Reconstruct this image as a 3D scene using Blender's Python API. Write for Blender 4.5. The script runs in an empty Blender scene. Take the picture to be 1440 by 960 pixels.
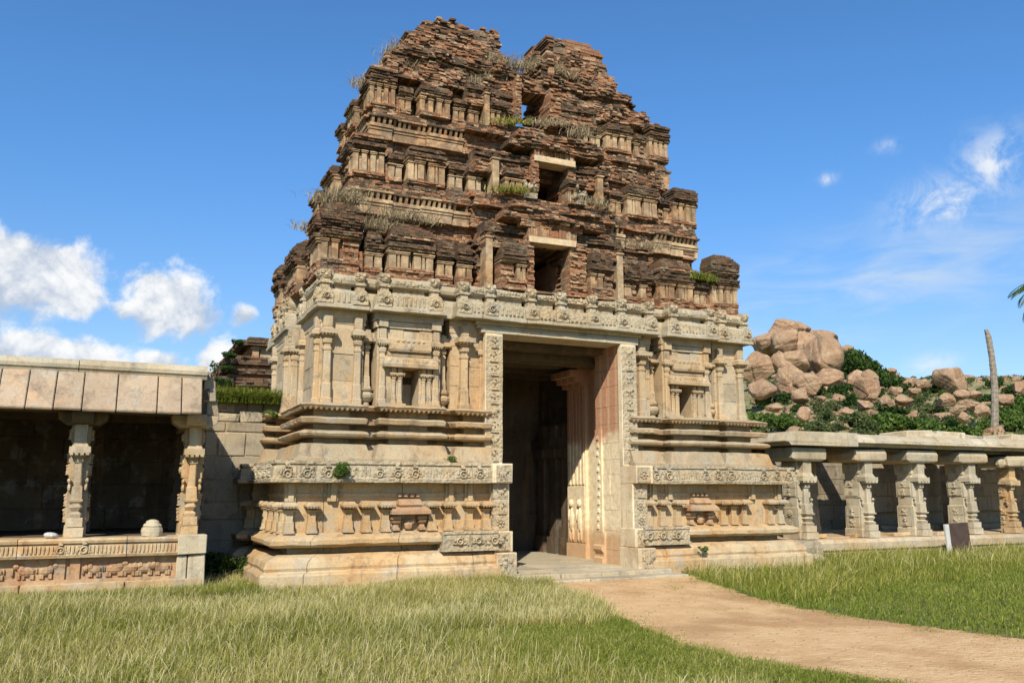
import bpy, math, random
import numpy as np
from mathutils import Vector

# ------------------------------------------------------------------ scene, camera, light
SC = bpy.context.scene
COL = SC.collection
R = math.radians
F_PX, HZ, EYE, YAW = 1200.0, 690.0, 1.6, R(24.8)
PITCH = math.atan((HZ - 480) / F_PX)
FW = np.array([math.sin(YAW) * math.cos(PITCH), math.cos(YAW) * math.cos(PITCH), math.sin(PITCH)])
RT = np.array([math.cos(YAW), -math.sin(YAW), 0.0])
UP = np.cross(RT, FW)
CAM = np.array([0.0, 0.0, EYE])
cd = bpy.data.cameras.new('camera')
cam = bpy.data.objects.new('camera', cd)
COL.objects.link(cam)
cd.sensor_width = 36.0
cd.lens = 36.0 * F_PX / 1440.0
cd.clip_start = 0.1
cd.clip_end = 5000.0
cam.location = CAM
cam.rotation_euler = Vector(FW).to_track_quat('-Z', 'Y').to_euler()
SC.camera = cam


def ray(u, v):
    return FW + RT * ((u - 720) / F_PX) + UP * ((480 - v) / F_PX)


def onY(u, v, Y):
    d = ray(u, v)
    return CAM + d * (Y / d[1])


def onZ(u, v, Z):
    d = ray(u, v)
    return CAM + d * ((Z - EYE) / d[2])


def atD(u, v, D):
    d = ray(u, v)
    return CAM + d * (D / math.hypot(d[0], d[1]))


SUN_D = Vector((0.62, 1.0, -0.98)).normalized()
SUN_ELEV = math.asin(-SUN_D.z)
SUN_AZ = math.atan2(-SUN_D.x, -SUN_D.y)
sl = bpy.data.lights.new('sun', 'SUN')
sl.energy = 5.0
sl.angle = R(0.53)
sl.color = (1.0, 0.94, 0.83)
sun = bpy.data.objects.new('sun', sl)
COL.objects.link(sun)
sun.location = (-20, -20, 40)
sun.rotation_euler = SUN_D.to_track_quat('-Z', 'Y').to_euler()

W = bpy.data.worlds.new('World')
SC.world = W
W.use_nodes = True
SC.view_settings.view_transform = 'Standard'
SC.view_settings.look = 'None'
SC.view_settings.exposure = 0.30
SC.view_settings.gamma = 1.0
SC.view_settings.use_curve_mapping = False
SC.cycles.max_bounces = 5
SC.cycles.diffuse_bounces = 3
SC.cycles.transparent_max_bounces = 8


class NT:
    """small helper for node trees"""

    def __init__(s, tree):
        s.t = tree
        s.t.nodes.clear()

    def n(s, typ, **kw):
        nd = s.t.nodes.new(typ)
        for k, v in kw.items():
            setattr(nd, k, v)
        return nd

    def put(s, sock, val):
        if val is None:
            return
        if isinstance(val, bpy.types.NodeSocket):
            s.t.links.new(val, sock)
        else:
            try:
                sock.default_value = val
            except Exception:
                sock.default_value = (*val, 1.0)

    def math(s, op, a, b=None, c=None, clamp=False):
        nd = s.n('ShaderNodeMath', operation=op, use_clamp=clamp)
        s.put(nd.inputs[0], a)
        if b is not None:
            s.put(nd.inputs[1], b)
        if c is not None:
            s.put(nd.inputs[2], c)
        return nd.outputs[0]

    def vmath(s, op, a, b=None):
        nd = s.n('ShaderNodeVectorMath', operation=op)
        s.put(nd.inputs[0], a)
        if b is not None:
            s.put(nd.inputs[1], b)
        return nd.outputs['Value'] if op in ('DOT_PRODUCT', 'LENGTH') else nd.outputs[0]

    def noise(s, vec, scale, detail=4, rough=0.55, dist=0.0):
        nd = s.n('ShaderNodeTexNoise')
        s.put(nd.inputs['Vector'], vec)
        nd.inputs['Scale'].default_value = scale
        nd.inputs['Detail'].default_value = detail
        nd.inputs['Roughness'].default_value = rough
        nd.inputs['Distortion'].default_value = dist
        return nd.outputs[0]

    def mapr(s, v, a, b, c=0.0, d=1.0, smooth=False):
        nd = s.n('ShaderNodeMapRange')
        if smooth:
            nd.interpolation_type = 'SMOOTHSTEP'
        s.put(nd.inputs[0], v)
        for i, q in enumerate((a, b, c, d)):
            nd.inputs[1 + i].default_value = q
        return nd.outputs[0]

    def mix(s, f, a, b, mode='MIX'):
        nd = s.n('ShaderNodeMix', data_type='RGBA', blend_type=mode)
        s.put(nd.inputs['Factor'], f)
        s.put(nd.inputs[6], a if isinstance(a, bpy.types.NodeSocket) else (*a, 1.0))
        s.put(nd.inputs[7], b if isinstance(b, bpy.types.NodeSocket) else (*b, 1.0))
        return nd.outputs[2]

    def ramp(s, f, stops):
        nd = s.n('ShaderNodeValToRGB')
        s.put(nd.inputs[0], f)
        el = nd.color_ramp.elements
        while len(el) < len(stops):
            el.new(0.5)
        for e, (p, c) in zip(el, stops):
            e.position = p
            e.color = (*c, 1.0)
        return nd.outputs[0]


# sky with clouds
def dirn(u, v):
    d = ray(u, v)
    return d / np.linalg.norm(d)


def build_world():
    k = NT(W.node_tree)
    out = k.n('ShaderNodeOutputWorld')
    bg = k.n('ShaderNodeBackground')
    sky = k.n('ShaderNodeTexSky', sky_type='NISHITA')
    sky.sun_disc = False
    sky.sun_elevation = SUN_ELEV
    sky.sun_rotation = SUN_AZ % (2 * math.pi)
    sky.altitude = 450
    sky.air_density = 1.0
    sky.dust_density = 0.25
    sky.ozone_density = 3.0
    hsv = k.n('ShaderNodeHueSaturation')
    hsv.inputs['Saturation'].default_value = 1.0
    k.put(hsv.inputs['Color'], sky.outputs[0])
    tc = k.n('ShaderNodeTexCoord')
    V = k.vmath('NORMALIZE', tc.outputs['Generated'])
    # cumulus clouds: (pixel centre, half width, half height, strength)
    cl = [(32, 386, 120, 72, 1.0), (100, 415, 62, 42, .85), (10, 345, 64, 42, .85), (240, 425, 68, 60, 1.0), (175, 436, 36, 26, .7),
          (346, 442, 24, 20, .75), (75, 500, 110, 42, 1.0), (222, 506, 44, 20, .85), (306, 512, 30, 38, .9),
          (1325, 285, 74, 42, .68), (1402, 228, 58, 48, .72), (1165, 252, 15, 9, .6), (1312, 512, 36, 16, .68), (1252, 205, 28, 12, .35)]
    wisps = [c_ for c_ in cl if c_[0] > 1000]
    cl = [c_ for c_ in cl if c_[0] <= 1000]
    Wacc = None
    for (u, v, w, h, st) in wisps:
        c = dirn(u, v)
        r = np.cross(c, [0, 0, 1]); r /= np.linalg.norm(r)
        up = np.cross(r, c)
        sc = F_PX * float(np.linalg.norm(ray(u, v)))
        uu = k.vmath('DOT_PRODUCT', V, tuple(r * sc / w))
        vv = k.vmath('DOT_PRODUCT', V, tuple((up - .08 * r) * sc / h))
        d2 = k.math('ADD', k.math('MULTIPLY', uu, uu), k.math('MULTIPLY', vv, vv))
        front = k.math('GREATER_THAN', k.vmath('DOT_PRODUCT', V, tuple(c)), 0.3)
        f = k.math('MULTIPLY', k.math('POWER', 2.718, k.math('MULTIPLY', d2, -1.7)), k.math('MULTIPLY', front, st * 1.5))
        Wacc = f if Wacc is None else k.math('MAXIMUM', Wacc, f)
    Facc = None
    Nacc = None
    Dacc = None
    for (u, v, w, h, st) in cl:
        c = dirn(u, v)
        r = np.cross(c, [0, 0, 1])
        r /= np.linalg.norm(r)
        up = np.cross(r, c)
        cosd = float(np.linalg.norm(ray(u, v)))
        sc = F_PX * cosd
        uu = k.vmath('DOT_PRODUCT', V, tuple(r * sc / w))
        vv = k.vmath('DOT_PRODUCT', V, tuple(up * sc / h))
        d2 = k.math('ADD', k.math('MULTIPLY', uu, uu), k.math('MULTIPLY', vv, vv))
        front = k.math('GREATER_THAN', k.vmath('DOT_PRODUCT', V, tuple(c)), 0.3)
        f = k.math('SUBTRACT', 1.0, k.math('SQRT', d2))
        f = k.math('MULTIPLY', k.math('MAXIMUM', k.math('ADD', f, 0.55), 0.0), k.math('MULTIPLY', front, st))
        Facc = f if Facc is None else k.math('MAXIMUM', Facc, f)
        f2 = k.math('MULTIPLY', f, f)
        nv = k.math('MULTIPLY', f2, vv)
        Nacc = nv if Nacc is None else k.math('ADD', Nacc, nv)
        Dacc = f2 if Dacc is None else k.math('ADD', Dacc, f2)
    hgt = k.math('DIVIDE', Nacc, k.math('ADD', Dacc, 0.0001))
    n1 = k.noise(V, 16.0, 9, 0.60, 0.3)
    n2 = k.noise(k.vmath('ADD', V, (0.012, 0.02, -0.018)), 16.0, 9, 0.60, 0.3)
    n3 = k.noise(V, 46.0, 6, 0.6)
    dens = k.math('ADD', Facc, k.math('MULTIPLY', k.math('SUBTRACT', n1, 0.5), 2.1))
    dens = k.math('ADD', dens, k.math('MULTIPLY', k.math('SUBTRACT', n3, 0.5), 0.45))
    a = k.mapr(dens, 0.48, 0.98, smooth=True)
    shade = k.math('ADD', k.math('MULTIPLY', hgt, 0.62), k.math('MULTIPLY', k.math('SUBTRACT', n1, n2), 3.4))
    shade = k.math('ADD', shade, k.math('MULTIPLY', k.math('SUBTRACT', n3, 0.5), 0.5))
    shade = k.mapr(shade, -0.55, 0.55, 0.0, 1.0, True)
    ccol = k.mix(shade, (4.3, 5.0, 6.1), (8.6, 8.6, 8.5))
    # thin cirrus veil on the right
    c = dirn(1215, 400)
    r = np.cross(c, [0, 0, 1]); r /= np.linalg.norm(r)
    up = np.cross(r, c)
    uu = k.vmath('DOT_PRODUCT', V, tuple(r * 1300 / 240))
    vv = k.vmath('DOT_PRODUCT', V, tuple((up - 0.18 * r) * 1300 / 62))
    d2 = k.math('ADD', k.math('MULTIPLY', uu, uu), k.math('MULTIPLY', vv, vv))
    front = k.math('GREATER_THAN', k.vmath('DOT_PRODUCT', V, tuple(c)), 0.3)
    veil = k.math('MULTIPLY', k.math('POWER', 2.718, k.math('MULTIPLY', d2, -0.9)), front)
    mp = k.n('ShaderNodeMapping')
    k.put(mp.inputs['Vector'], V)
    mp.inputs['Rotation'].default_value = (0, 0, 0)
    mp.inputs['Scale'].default_value = (5, 5, 22)
    wn = k.noise(mp.outputs[0], 1.6, 7, 0.6, 0.6)
    veil = k.math('MULTIPLY', veil, k.mapr(wn, 0.33, 0.75, 0.0, 0.75, True), clamp=True)
    sk = hsv.outputs[0]
    sz_ = k.n('ShaderNodeSeparateXYZ')
    k.put(sz_.inputs[0], V)
    air = k.mix(k.mapr(sz_.outputs[2], 0.02, 0.42, 0, 1, True), (1.02, 1.06, 1.10), (0.76, 1.26, 1.62))
    sk = k.mix(1.0, sk, air, 'MULTIPLY')
    base = k.mix(veil, sk, (5.6, 6.5, 7.6))
    wn2 = k.noise(V, 24.0, 9, 0.68, 0.5)
    wa = k.math('MULTIPLY', Wacc, k.mapr(wn2, 0.36, 0.66, 0.0, 1.0, True), clamp=True)
    base = k.mix(k.math('MULTIPLY', wa, 0.9), base, (7.6, 7.9, 8.2))
    col = k.mix(k.math('MULTIPLY', a, 0.96), base, ccol)
    k.put(bg.inputs['Color'], col)
    bg.inputs['Strength'].default_value = 0.095
    k.t.links.new(bg.outputs[0], out.inputs[0])


build_world()

# ------------------------------------------------------------------ materials
MATS = {}


def newmat(name):
    m = bpy.data.materials.new(name)
    m.use_nodes = True
    k = NT(m.node_tree)
    out = k.n('ShaderNodeOutputMaterial')
    b = k.n('ShaderNodeBsdfPrincipled')
    k.t.links.new(b.outputs[0], out.inputs[0])
    b.inputs['Roughness'].default_value = 0.9
    b.inputs['Specular IOR Level'].default_value = 0.15
    MATS[name] = m
    return m, k, b


def bump(k, b, h, strength, dist):
    bp = k.n('ShaderNodeBump')
    bp.inputs['Strength'].default_value = strength
    bp.inputs['Distance'].default_value = dist
    k.put(bp.inputs['Height'], h)
    k.t.links.new(bp.outputs[0], b.inputs['Normal'])


def stone_mat(name, base, warm, dark, stain=0.5, orange=(0.50, 0.25, 0.09), warmth=(0.42, 0.62), darkth=(0.5, 0.72), bumpd=0.02, carve=0.0, island=0.3, rain=0.8, lichen=0.45):
    m, k, b = newmat(name)
    g = k.n('ShaderNodeNewGeometry')
    P = g.outputs['Position']
    n1 = k.noise(P, 0.9, 5, 0.6)
    n2 = k.noise(P, 5.0, 8, 0.65)
    n3 = k.noise(P, 34.0, 6, 0.7)
    mp = k.n('ShaderNodeMapping')
    k.put(mp.inputs['Vector'], P)
    mp.inputs['Scale'].default_value = (3.2, 3.2, 0.35)
    n4 = k.noise(mp.outputs[0], 1.3, 6, 0.6)
    c = k.mix(k.mapr(n1, warmth[0], warmth[1], 0, 1, True), base, warm)
    c = k.mix(k.math('MULTIPLY', k.mapr(n4, 0.50, 0.70, 0, 1, True), stain), c, orange)
    dk = k.math('MULTIPLY', k.mapr(n2, darkth[0], darkth[1], 0, 0.8, True), k.mapr(n1, 0.35, 0.6, 0.35, 1.0))
    c = k.mix(dk, c, dark)
    n8 = k.noise(P, 2.6, 7, 0.7)
    c = k.mix(k.mapr(n8, 0.54, 0.62, 0, lichen, True), c, (0.33, 0.31, 0.25))
    mp2 = k.n('ShaderNodeMapping')
    k.put(mp2.inputs['Vector'], P)
    mp2.inputs['Scale'].default_value = (7.5, 7.5, 0.8)
    n6 = k.noise(mp2.outputs[0], 1.0, 5, 0.65)
    n7 = k.noise(P, 0.55, 3, 0.5)
    rn = k.math('MULTIPLY', k.mapr(n6, 0.52, 0.72, 0, rain, True), k.mapr(n7, 0.40, 0.62, 0.15, 1.0))
    c = k.mix(rn, c, dark)
    ri = g.outputs['Random Per Island']
    vc = k.n('ShaderNodeTexVoronoi')
    k.put(vc.inputs['Vector'], P)
    vc.inputs['Scale'].default_value = 1.5
    vs_ = k.n('ShaderNodeSeparateColor')
    k.put(vs_.inputs[0], vc.outputs['Color'])
    ri = k.math('ADD', k.math('MULTIPLY', ri, 0.8), k.math('MULTIPLY', vs_.outputs[0], 0.6))
    v = k.math('ADD', k.math('MULTIPLY', k.math('SUBTRACT', ri, 0.68), island), k.math('ADD', 1.0, k.math('MULTIPLY', k.math('SUBTRACT', n3, 0.5), 0.95)))
    hs = k.n('ShaderNodeHueSaturation')
    k.put(hs.inputs['Color'], c)
    k.put(hs.inputs['Value'], v)
    k.put(b.inputs['Base Color'], hs.outputs[0])
    h = k.math('ADD', k.math('MULTIPLY', n2, 0.8), k.math('MULTIPLY', n3, 0.35))
    if carve:
        vo = k.n('ShaderNodeTexVoronoi')
        vo.feature = 'SMOOTH_F1'
        k.put(vo.inputs['Vector'], P)
        vo.inputs['Scale'].default_value = 17.0
        h = k.math('ADD', h, k.math('MULTIPLY', vo.outputs['Distance'], -carve))
    bump(k, b, h, 0.75, bumpd)
    return m


stone_mat('stone', (0.43, 0.345, 0.225), (0.45, 0.315, 0.17), (0.17, 0.135, 0.095), 0.35, (0.40, 0.20, 0.075))
stone_mat('stone_low', (0.45, 0.345, 0.205), (0.44, 0.285, 0.135), (0.17, 0.115, 0.07), 0.55, (0.38, 0.19, 0.07))
stone_mat('stone_pale', (0.44, 0.375, 0.26), (0.40, 0.32, 0.20), (0.19, 0.16, 0.115), 0.12)
stone_mat('stone_carved', (0.41, 0.34, 0.225), (0.40, 0.305, 0.18), (0.20, 0.165, 0.11), 0.15, bumpd=0.035, carve=1.1)
stone_mat('stone_rust', (0.38, 0.225, 0.12), (0.43, 0.29, 0.16), (0.14, 0.08, 0.045), 0.55, (0.31, 0.135, 0.06))
stone_mat('stone_grey', (0.30, 0.25, 0.175), (0.34, 0.27, 0.17), (0.13, 0.11, 0.08), 0.10, island=0.4)
stone_mat('stone_mid', (0.37, 0.29, 0.18), (0.39, 0.26, 0.13), (0.16, 0.12, 0.08), 0.45, (0.36, 0.17, 0.06))
stone_mat('stone_slab', (0.34, 0.25, 0.165), (0.37, 0.275, 0.18), (0.17, 0.125, 0.085), 0.25, island=0.35, darkth=(0.47, 0.7))
stone_mat('stone_inner_shade', (0.115, 0.09, 0.06), (0.09, 0.066, 0.042), (0.045, 0.033, 0.022), 0.2, lichen=0.0)  # darker copy of the stone: interior gloom put into its colour
stone_mat('stone_wall_shade', (0.20, 0.165, 0.115), (0.23, 0.18, 0.11), (0.09, 0.075, 0.055), 0.1, island=0.4)  # colonnade rear wall: shade put into the stone colour
stone_mat('stone_hall_shade', (0.14, 0.105, 0.068), (0.12, 0.085, 0.05), (0.045, 0.034, 0.024), 0.2)  # deep shade inside the left hall, painted as a darker stone
stone_mat('stone_reveal', (0.66, 0.54, 0.35), (0.56, 0.42, 0.25), (0.25, 0.19, 0.12), 0.3)
stone_mat('plaster', (0.47, 0.335, 0.19), (0.42, 0.25, 0.12), (0.15, 0.10, 0.062), 0.6, (0.34, 0.165, 0.075), darkth=(0.40, 0.56), lichen=0.2)
stone_mat('whitewash', (0.50, 0.475, 0.42), (0.42, 0.40, 0.35), (0.24, 0.22, 0.19), 0.0)
stone_mat('boulder', (0.33, 0.20, 0.115), (0.39, 0.265, 0.155), (0.12, 0.075, 0.05), 0.6, (0.27, 0.13, 0.065), bumpd=0.25)

# jamb of the doorway: red paint above, bare pale stone below (painted band edge lies at z ~ 2.9)
m, k, b = newmat('stone_painted')
g = k.n('ShaderNodeNewGeometry')
P = g.outputs['Position']
sx = k.n('ShaderNodeSeparateXYZ')
k.put(sx.inputs[0], P)
n1 = k.noise(P, 2.2, 6, 0.6)
n2 = k.noise(P, 9.0, 7, 0.65)
zz = k.math('ADD', sx.outputs[2], k.math('MULTIPLY', k.math('SUBTRACT', n1, 0.5), 0.9))
red = k.mapr(zz, 2.55, 2.85, 0, 1, True)
low = k.mapr(zz, 1.0, 0.55, 0, 1, True)
c = k.mix(k.mapr(n2, 0.42, 0.68), (0.80, 0.66, 0.43), (0.62, 0.47, 0.28))
c = k.mix(k.math('MULTIPLY', low, 0.7), c, (0.42, 0.22, 0.095))
wv = k.n('ShaderNodeTexWave')
wv.bands_direction = 'Y'
k.put(wv.inputs['Vector'], P)
wv.inputs['Scale'].default_value = 1.0
wv.inputs['Distortion'].default_value = 0.6
rc_ = k.mix(k.mapr(wv.outputs[1], 0.72, 0.9), (0.42, 0.16, 0.082), (0.47, 0.29, 0.16))
rc_ = k.mix(k.mapr(n2, 0.5, 0.75), rc_, (0.48, 0.31, 0.18))
c = k.mix(k.math('MULTIPLY', red, 0.85), c, rc_)
k.put(b.inputs['Base Color'], c)
bump(k, b, n2, 0.6, 0.02)


def brick_mat(name, stops, moss, mossth, lich=0.0):
    m, k, b = newmat(name)
    g = k.n('ShaderNodeNewGeometry')
    P = g.outputs['Position']
    ri = g.outputs['Random Per Island']
    n1 = k.noise(P, 1.6, 5, 0.6)
    n2 = k.noise(P, 22.0, 6, 0.7)
    f = k.math('ADD', k.math('MULTIPLY', ri, 0.72), k.math('MULTIPLY', k.math('SUBTRACT', n1, 0.36), 1.0), clamp=True)
    c = k.ramp(f, stops)
    sz = k.n('ShaderNodeSeparateXYZ')
    k.put(sz.inputs[0], g.outputs['True Normal'])
    topf = k.mapr(sz.outputs[2], 0.3, 0.8)
    mf = k.math('MAXIMUM', k.mapr(n1, mossth[0], mossth[1], 0, 0.9, True), k.math('MULTIPLY', topf, 0.75))
    c = k.mix(mf, c, moss)
    if lich:
        n5 = k.noise(P, 3.1, 4, 0.6)
        c = k.mix(k.math('MULTIPLY', k.mapr(n5, 0.56, 0.66, 0, 1, True), lich), c, (0.34, 0.27, 0.17))
    hs = k.n('ShaderNodeHueSaturation')
    k.put(hs.inputs['Color'], c)
    k.put(hs.inputs['Value'], k.mapr(n2, 0.25, 0.75, 0.6, 1.4))
    k.put(b.inputs['Base Color'], hs.outputs[0])
    bump(k, b, n2, 0.9, 0.03)
    return m


brick_mat('brick', [(0.0, (0.125, 0.068, 0.040)), (0.22, (0.235, 0.118, 0.062)), (0.46, (0.32, 0.145, 0.070)), (0.64, (0.35, 0.20, 0.105)), (0.84, (0.45, 0.315, 0.19)), (1.0, (0.22, 0.15, 0.10))],
          (0.165, 0.115, 0.075), (0.50, 0.66))
brick_mat('brick_dark', [(0.0, (0.045, 0.030, 0.019)), (0.35, (0.095, 0.061, 0.037)), (0.66, (0.135, 0.084, 0.048)), (0.86, (0.19, 0.095, 0.047)), (0.95, (0.26, 0.175, 0.105)), (1.0, (0.085, 0.058, 0.037))],
          (0.092, 0.068, 0.042), (0.5, 0.66), 0.35)


def simple_mat(name, c1, c2, scale, rough=0.9, bumpd=0.01, c3=None):
    m, k, b = newmat(name)
    g = k.n('ShaderNodeNewGeometry')
    P = g.outputs['Position']
    n1 = k.noise(P, scale, 6, 0.6)
    c = k.mix(k.mapr(n1, 0.35, 0.65, 0, 1, True), c1, c2)
    if c3:
        n2 = k.noise(P, scale * 0.2, 5, 0.6)
        c = k.mix(k.mapr(n2, 0.45, 0.66, 0, 1, True), c, c3)
    k.put(b.inputs['Base Color'], c)
    b.inputs['Roughness'].default_value = rough
    bump(k, b, k.noise(P, scale * 4, 6, 0.7), 0.7, bumpd)
    return m


simple_mat('soil', (0.12, 0.115, 0.035), (0.20, 0.17, 0.07), 3.0, c3=(0.10, 0.12, 0.035))
simple_mat('path_dirt', (0.64, 0.395, 0.185), (0.72, 0.47, 0.24), 3.2, bumpd=0.09, c3=(0.50, 0.29, 0.13))
simple_mat('hill_ground', (0.30, 0.24, 0.13), (0.13, 0.15, 0.05), 0.16, bumpd=0.3, c3=(0.16, 0.17, 0.06))
simple_mat('board_dark', (0.065, 0.045, 0.035), (0.09, 0.06, 0.045), 5.0, 0.6)
simple_mat('bark', (0.20, 0.16, 0.12), (0.30, 0.25, 0.19), 6.0)
simple_mat('debris', (0.24, 0.19, 0.12), (0.38, 0.30, 0.18), 20.0)


def leaf_mat(name, stops, attr=True, trans=0.35):
    m, k, b = newmat(name)
    g = k.n('ShaderNodeNewGeometry')
    if attr:
        at = k.n('ShaderNodeAttribute', attribute_name='tint')
        f = at.outputs['Fac']
    else:
        f = g.outputs['Random Per Island']
    c = k.ramp(f, stops)
    k.put(b.inputs['Base Color'], c)
    b.inputs['Roughness'].default_value = 0.75
    tr = k.n('ShaderNodeBsdfTranslucent')
    k.put(tr.inputs['Color'], c)
    ms = k.n('ShaderNodeMixShader')
    ms.inputs[0].default_value = trans
    k.t.links.new(b.outputs[0], ms.inputs[1])
    k.t.links.new(tr.outputs[0], ms.inputs[2])
    o = [n for n in k.t.nodes if n.type == 'OUTPUT_MATERIAL'][0]
    k.t.links.new(ms.outputs[0], o.inputs[0])
    return m


leaf_mat('grass_blade', [(0.0, (0.10, 0.135, 0.014)), (0.3, (0.22, 0.235, 0.03)), (0.6, (0.37, 0.335, 0.075)), (0.82, (0.56, 0.47, 0.18)), (1.0, (0.72, 0.63, 0.34))])
leaf_mat('grass_short', [(0.0, (0.10, 0.15, 0.014)), (0.4, (0.20, 0.245, 0.03)), (0.75, (0.35, 0.33, 0.075)), (1.0, (0.58, 0.49, 0.22))])
leaf_mat('dry_grass', [(0.0, (0.22, 0.17, 0.10)), (0.5, (0.42, 0.335, 0.20)), (1.0, (0.64, 0.53, 0.34))])
leaf_mat('leaf_green', [(0.0, (0.04, 0.078, 0.014)), (0.5, (0.10, 0.165, 0.03)), (1.0, (0.21, 0.26, 0.065))])
leaf_mat('leaf_dark', [(0.0, (0.022, 0.05, 0.012)), (0.6, (0.055, 0.10, 0.02)), (1.0, (0.115, 0.165, 0.035))])
leaf_mat('leaf_olive', [(0.0, (0.06, 0.085, 0.028)), (0.6, (0.12, 0.15, 0.05)), (1.0, (0.22, 0.23, 0.10))])

# ------------------------------------------------------------------ mesh helpers


def wob(co, amp, freq, seed=0.0):
    """cheap vector noise for wear: co (n,3) -> displaced"""
    x, y, z = co[:, 0] * freq, co[:, 1] * freq, co[:, 2] * freq
    o = np.zeros_like(co)
    s = seed
    for f, a in ((1.0, 0.5), (2.17, 0.3), (4.6, 0.2)):
        o[:, 0] += a * np.sin(f * (1.3 * y + 0.7 * z + 0.2 * x) + s + 1.1) * np.cos(f * (0.9 * x - 1.7 * z) + s * 2)
        o[:, 1] += a * np.sin(f * (1.1 * x - 0.8 * z) + s + 4.2) * np.cos(f * (1.5 * z + 0.6 * x) + s * 3 + 0.5)
        o[:, 2] += a * np.sin(f * (1.7 * x + 0.5 * y) + s + 2.3) * np.cos(f * (1.2 * y + 1.1 * x) + s * 5 + 1.7)
        s += 3.1
    return co + o * amp


class MB:
    def __init__(s, T=None):
        s.v, s.f, s.m = [], [], []
        s.T = T

    def add(s, pts, faces, mi=0):
        o = len(s.v)
        if s.T:
            pts = [s.T(*p) for p in pts]
        s.v.extend(pts)
        for f in faces:
            s.f.append([i + o for i in f])
            s.m.append(mi)

    def hexa(s, p, mi=0):
        s.add(p, ((0, 3, 2, 1), (4, 5, 6, 7), (0, 1, 5, 4), (1, 2, 6, 5), (2, 3, 7, 6), (3, 0, 4, 7)), mi)

    def box(s, x0, x1, y0, y1, z0, z1, mi=0):
        s.hexa([(x0, y0, z0), (x1, y0, z0), (x1, y1, z0), (x0, y1, z0), (x0, y0, z1), (x1, y0, z1), (x1, y1, z1), (x0, y1, z1)], mi)

    def jbox(s, x0, x1, y0, y1, z0, z1, j, rng, mi=0):
        p = [(x0, y0, z0), (x1, y0, z0), (x1, y1, z0), (x0, y1, z0), (x0, y0, z1), (x1, y0, z1), (x1, y1, z1), (x0, y1, z1)]
        s.hexa([(a + rng.uniform(-j, j), b_ + rng.uniform(-j, j), c + rng.uniform(-j, j)) for a, b_, c in p], mi)

    def loft(s, rings, mi=0, caps=True):
        n = len(rings[0])
        pts = [p for r in rings for p in r]
        fs = []
        for i in range(len(rings) - 1):
            for j in range(n):
                a, b_ = i * n + j, i * n + (j + 1) % n
                fs.append((a, b_, b_ + n, a + n))
        if caps:
            fs.append(tuple(range(n))[::-1])
            fs.append(tuple((len(rings) - 1) * n + j for j in range(n)))
        s.add(pts, fs, mi)

    def spindle(s, cx, cy, secs, mi=0):
        """stacked square / chamfered sections: (z, halfx, halfy, chamfer share)"""
        rings = []
        for z, hx, hy, c in secs:
            ax, ay = hx * c, hy * c
            rings.append([(cx - hx + ax, cy - hy, z), (cx + hx - ax, cy - hy, z), (cx + hx, cy - hy + ay, z), (cx + hx, cy + hy - ay, z),
                          (cx + hx - ax, cy + hy, z), (cx - hx + ax, cy + hy, z), (cx - hx, cy + hy - ay, z), (cx - hx, cy - hy + ay, z)])
        s.loft(rings, mi)

    def blob(s, c, r, mi=0, n=7, rows=4):
        rings = []
        for i in range(rows + 1):
            a = -math.pi / 2 + math.pi * (i + 0.02) / (rows + 0.04)
            rings.append([(c[0] + r[0] * math.cos(a) * math.cos(2 * math.pi * j / n), c[1] + r[1] * math.cos(a) * math.sin(2 * math.pi * j / n), c[2] + r[2] * math.sin(a)) for j in range(n)])
        s.loft(rings, mi)

    def build(s, name, mats, parent=None, wear=0.0, wf=3.0, bevel=0.0, smooth=False, seed=0.0):
        if isinstance(mats, str):
            mats = [mats]
        co = np.array(s.v, dtype=np.float64).reshape(-1, 3)
        if wear:
            co = wob(co, wear, wf, seed)
        me = bpy.data.meshes.new(name)
        nl = np.array([len(f) for f in s.f], dtype=np.int32)
        idx = np.concatenate([np.array(f, dtype=np.int32) for f in s.f]) if s.f else np.zeros(0, np.int32)
        me.vertices.add(len(co))
        me.vertices.foreach_set('co', co.astype(np.float32).ravel())
        me.loops.add(len(idx))
        me.loops.foreach_set('vertex_index', idx)
        me.polygons.add(len(nl))
        st = np.concatenate([[0], np.cumsum(nl)[:-1]]).astype(np.int32)
        me.polygons.foreach_set('loop_start', st)
        me.polygons.foreach_set('loop_total', nl)
        for mm in mats:
            me.materials.append(MATS[mm])
        me.polygons.foreach_set('material_index', np.array(s.m, dtype=np.int32))
        me.update(calc_edges=True)
        me.validate()
        me.polygons.foreach_set('use_smooth', np.full(len(me.polygons), bool(smooth)))
        o = bpy.data.objects.new(name, me)
        COL.objects.link(o)
        if parent is not None:
            o.parent = parent
            o.matrix_parent_inverse = PINV.get(parent.name, parent.matrix_world.inverted())
        if bevel:
            bm_ = o.modifiers.new('bevel', 'BEVEL')
            bm_.width = bevel
            bm_.segments = 1
            bm_.limit_method = 'ANGLE'
            bm_.angle_limit = R(40)
        return o


PINV = {}


def tag(o, label=None, cat=None, group=None, kind=None):
    if label:
        o['label'] = label
    if cat:
        o['category'] = cat
    if group:
        o['group'] = group
    if kind:
        o['kind'] = kind
    return o


def thing(name, label, cat, loc=(0, 0, 0), group=None):
    from mathutils import Matrix
    o = bpy.data.objects.new(name, None)
    o.empty_display_size = 0.3
    COL.objects.link(o)
    o.location = loc
    PINV[o.name] = Matrix.Translation(Vector(loc)).inverted()
    return tag(o, label, cat, group)


def FR(Y):
    return lambda s_, p, z: (s_, Y - p, z)


def LF(X):
    return lambda s_, p, z: (X - p, s_, z)


def RF(X):
    return lambda s_, p, z: (X + p, s_, z)


def BK(Y):
    return lambda s_, p, z: (s_, Y + p, z)


def mir(mb_pts):
    return [(16.0 - x, y, z) for x, y, z in mb_pts]


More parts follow.
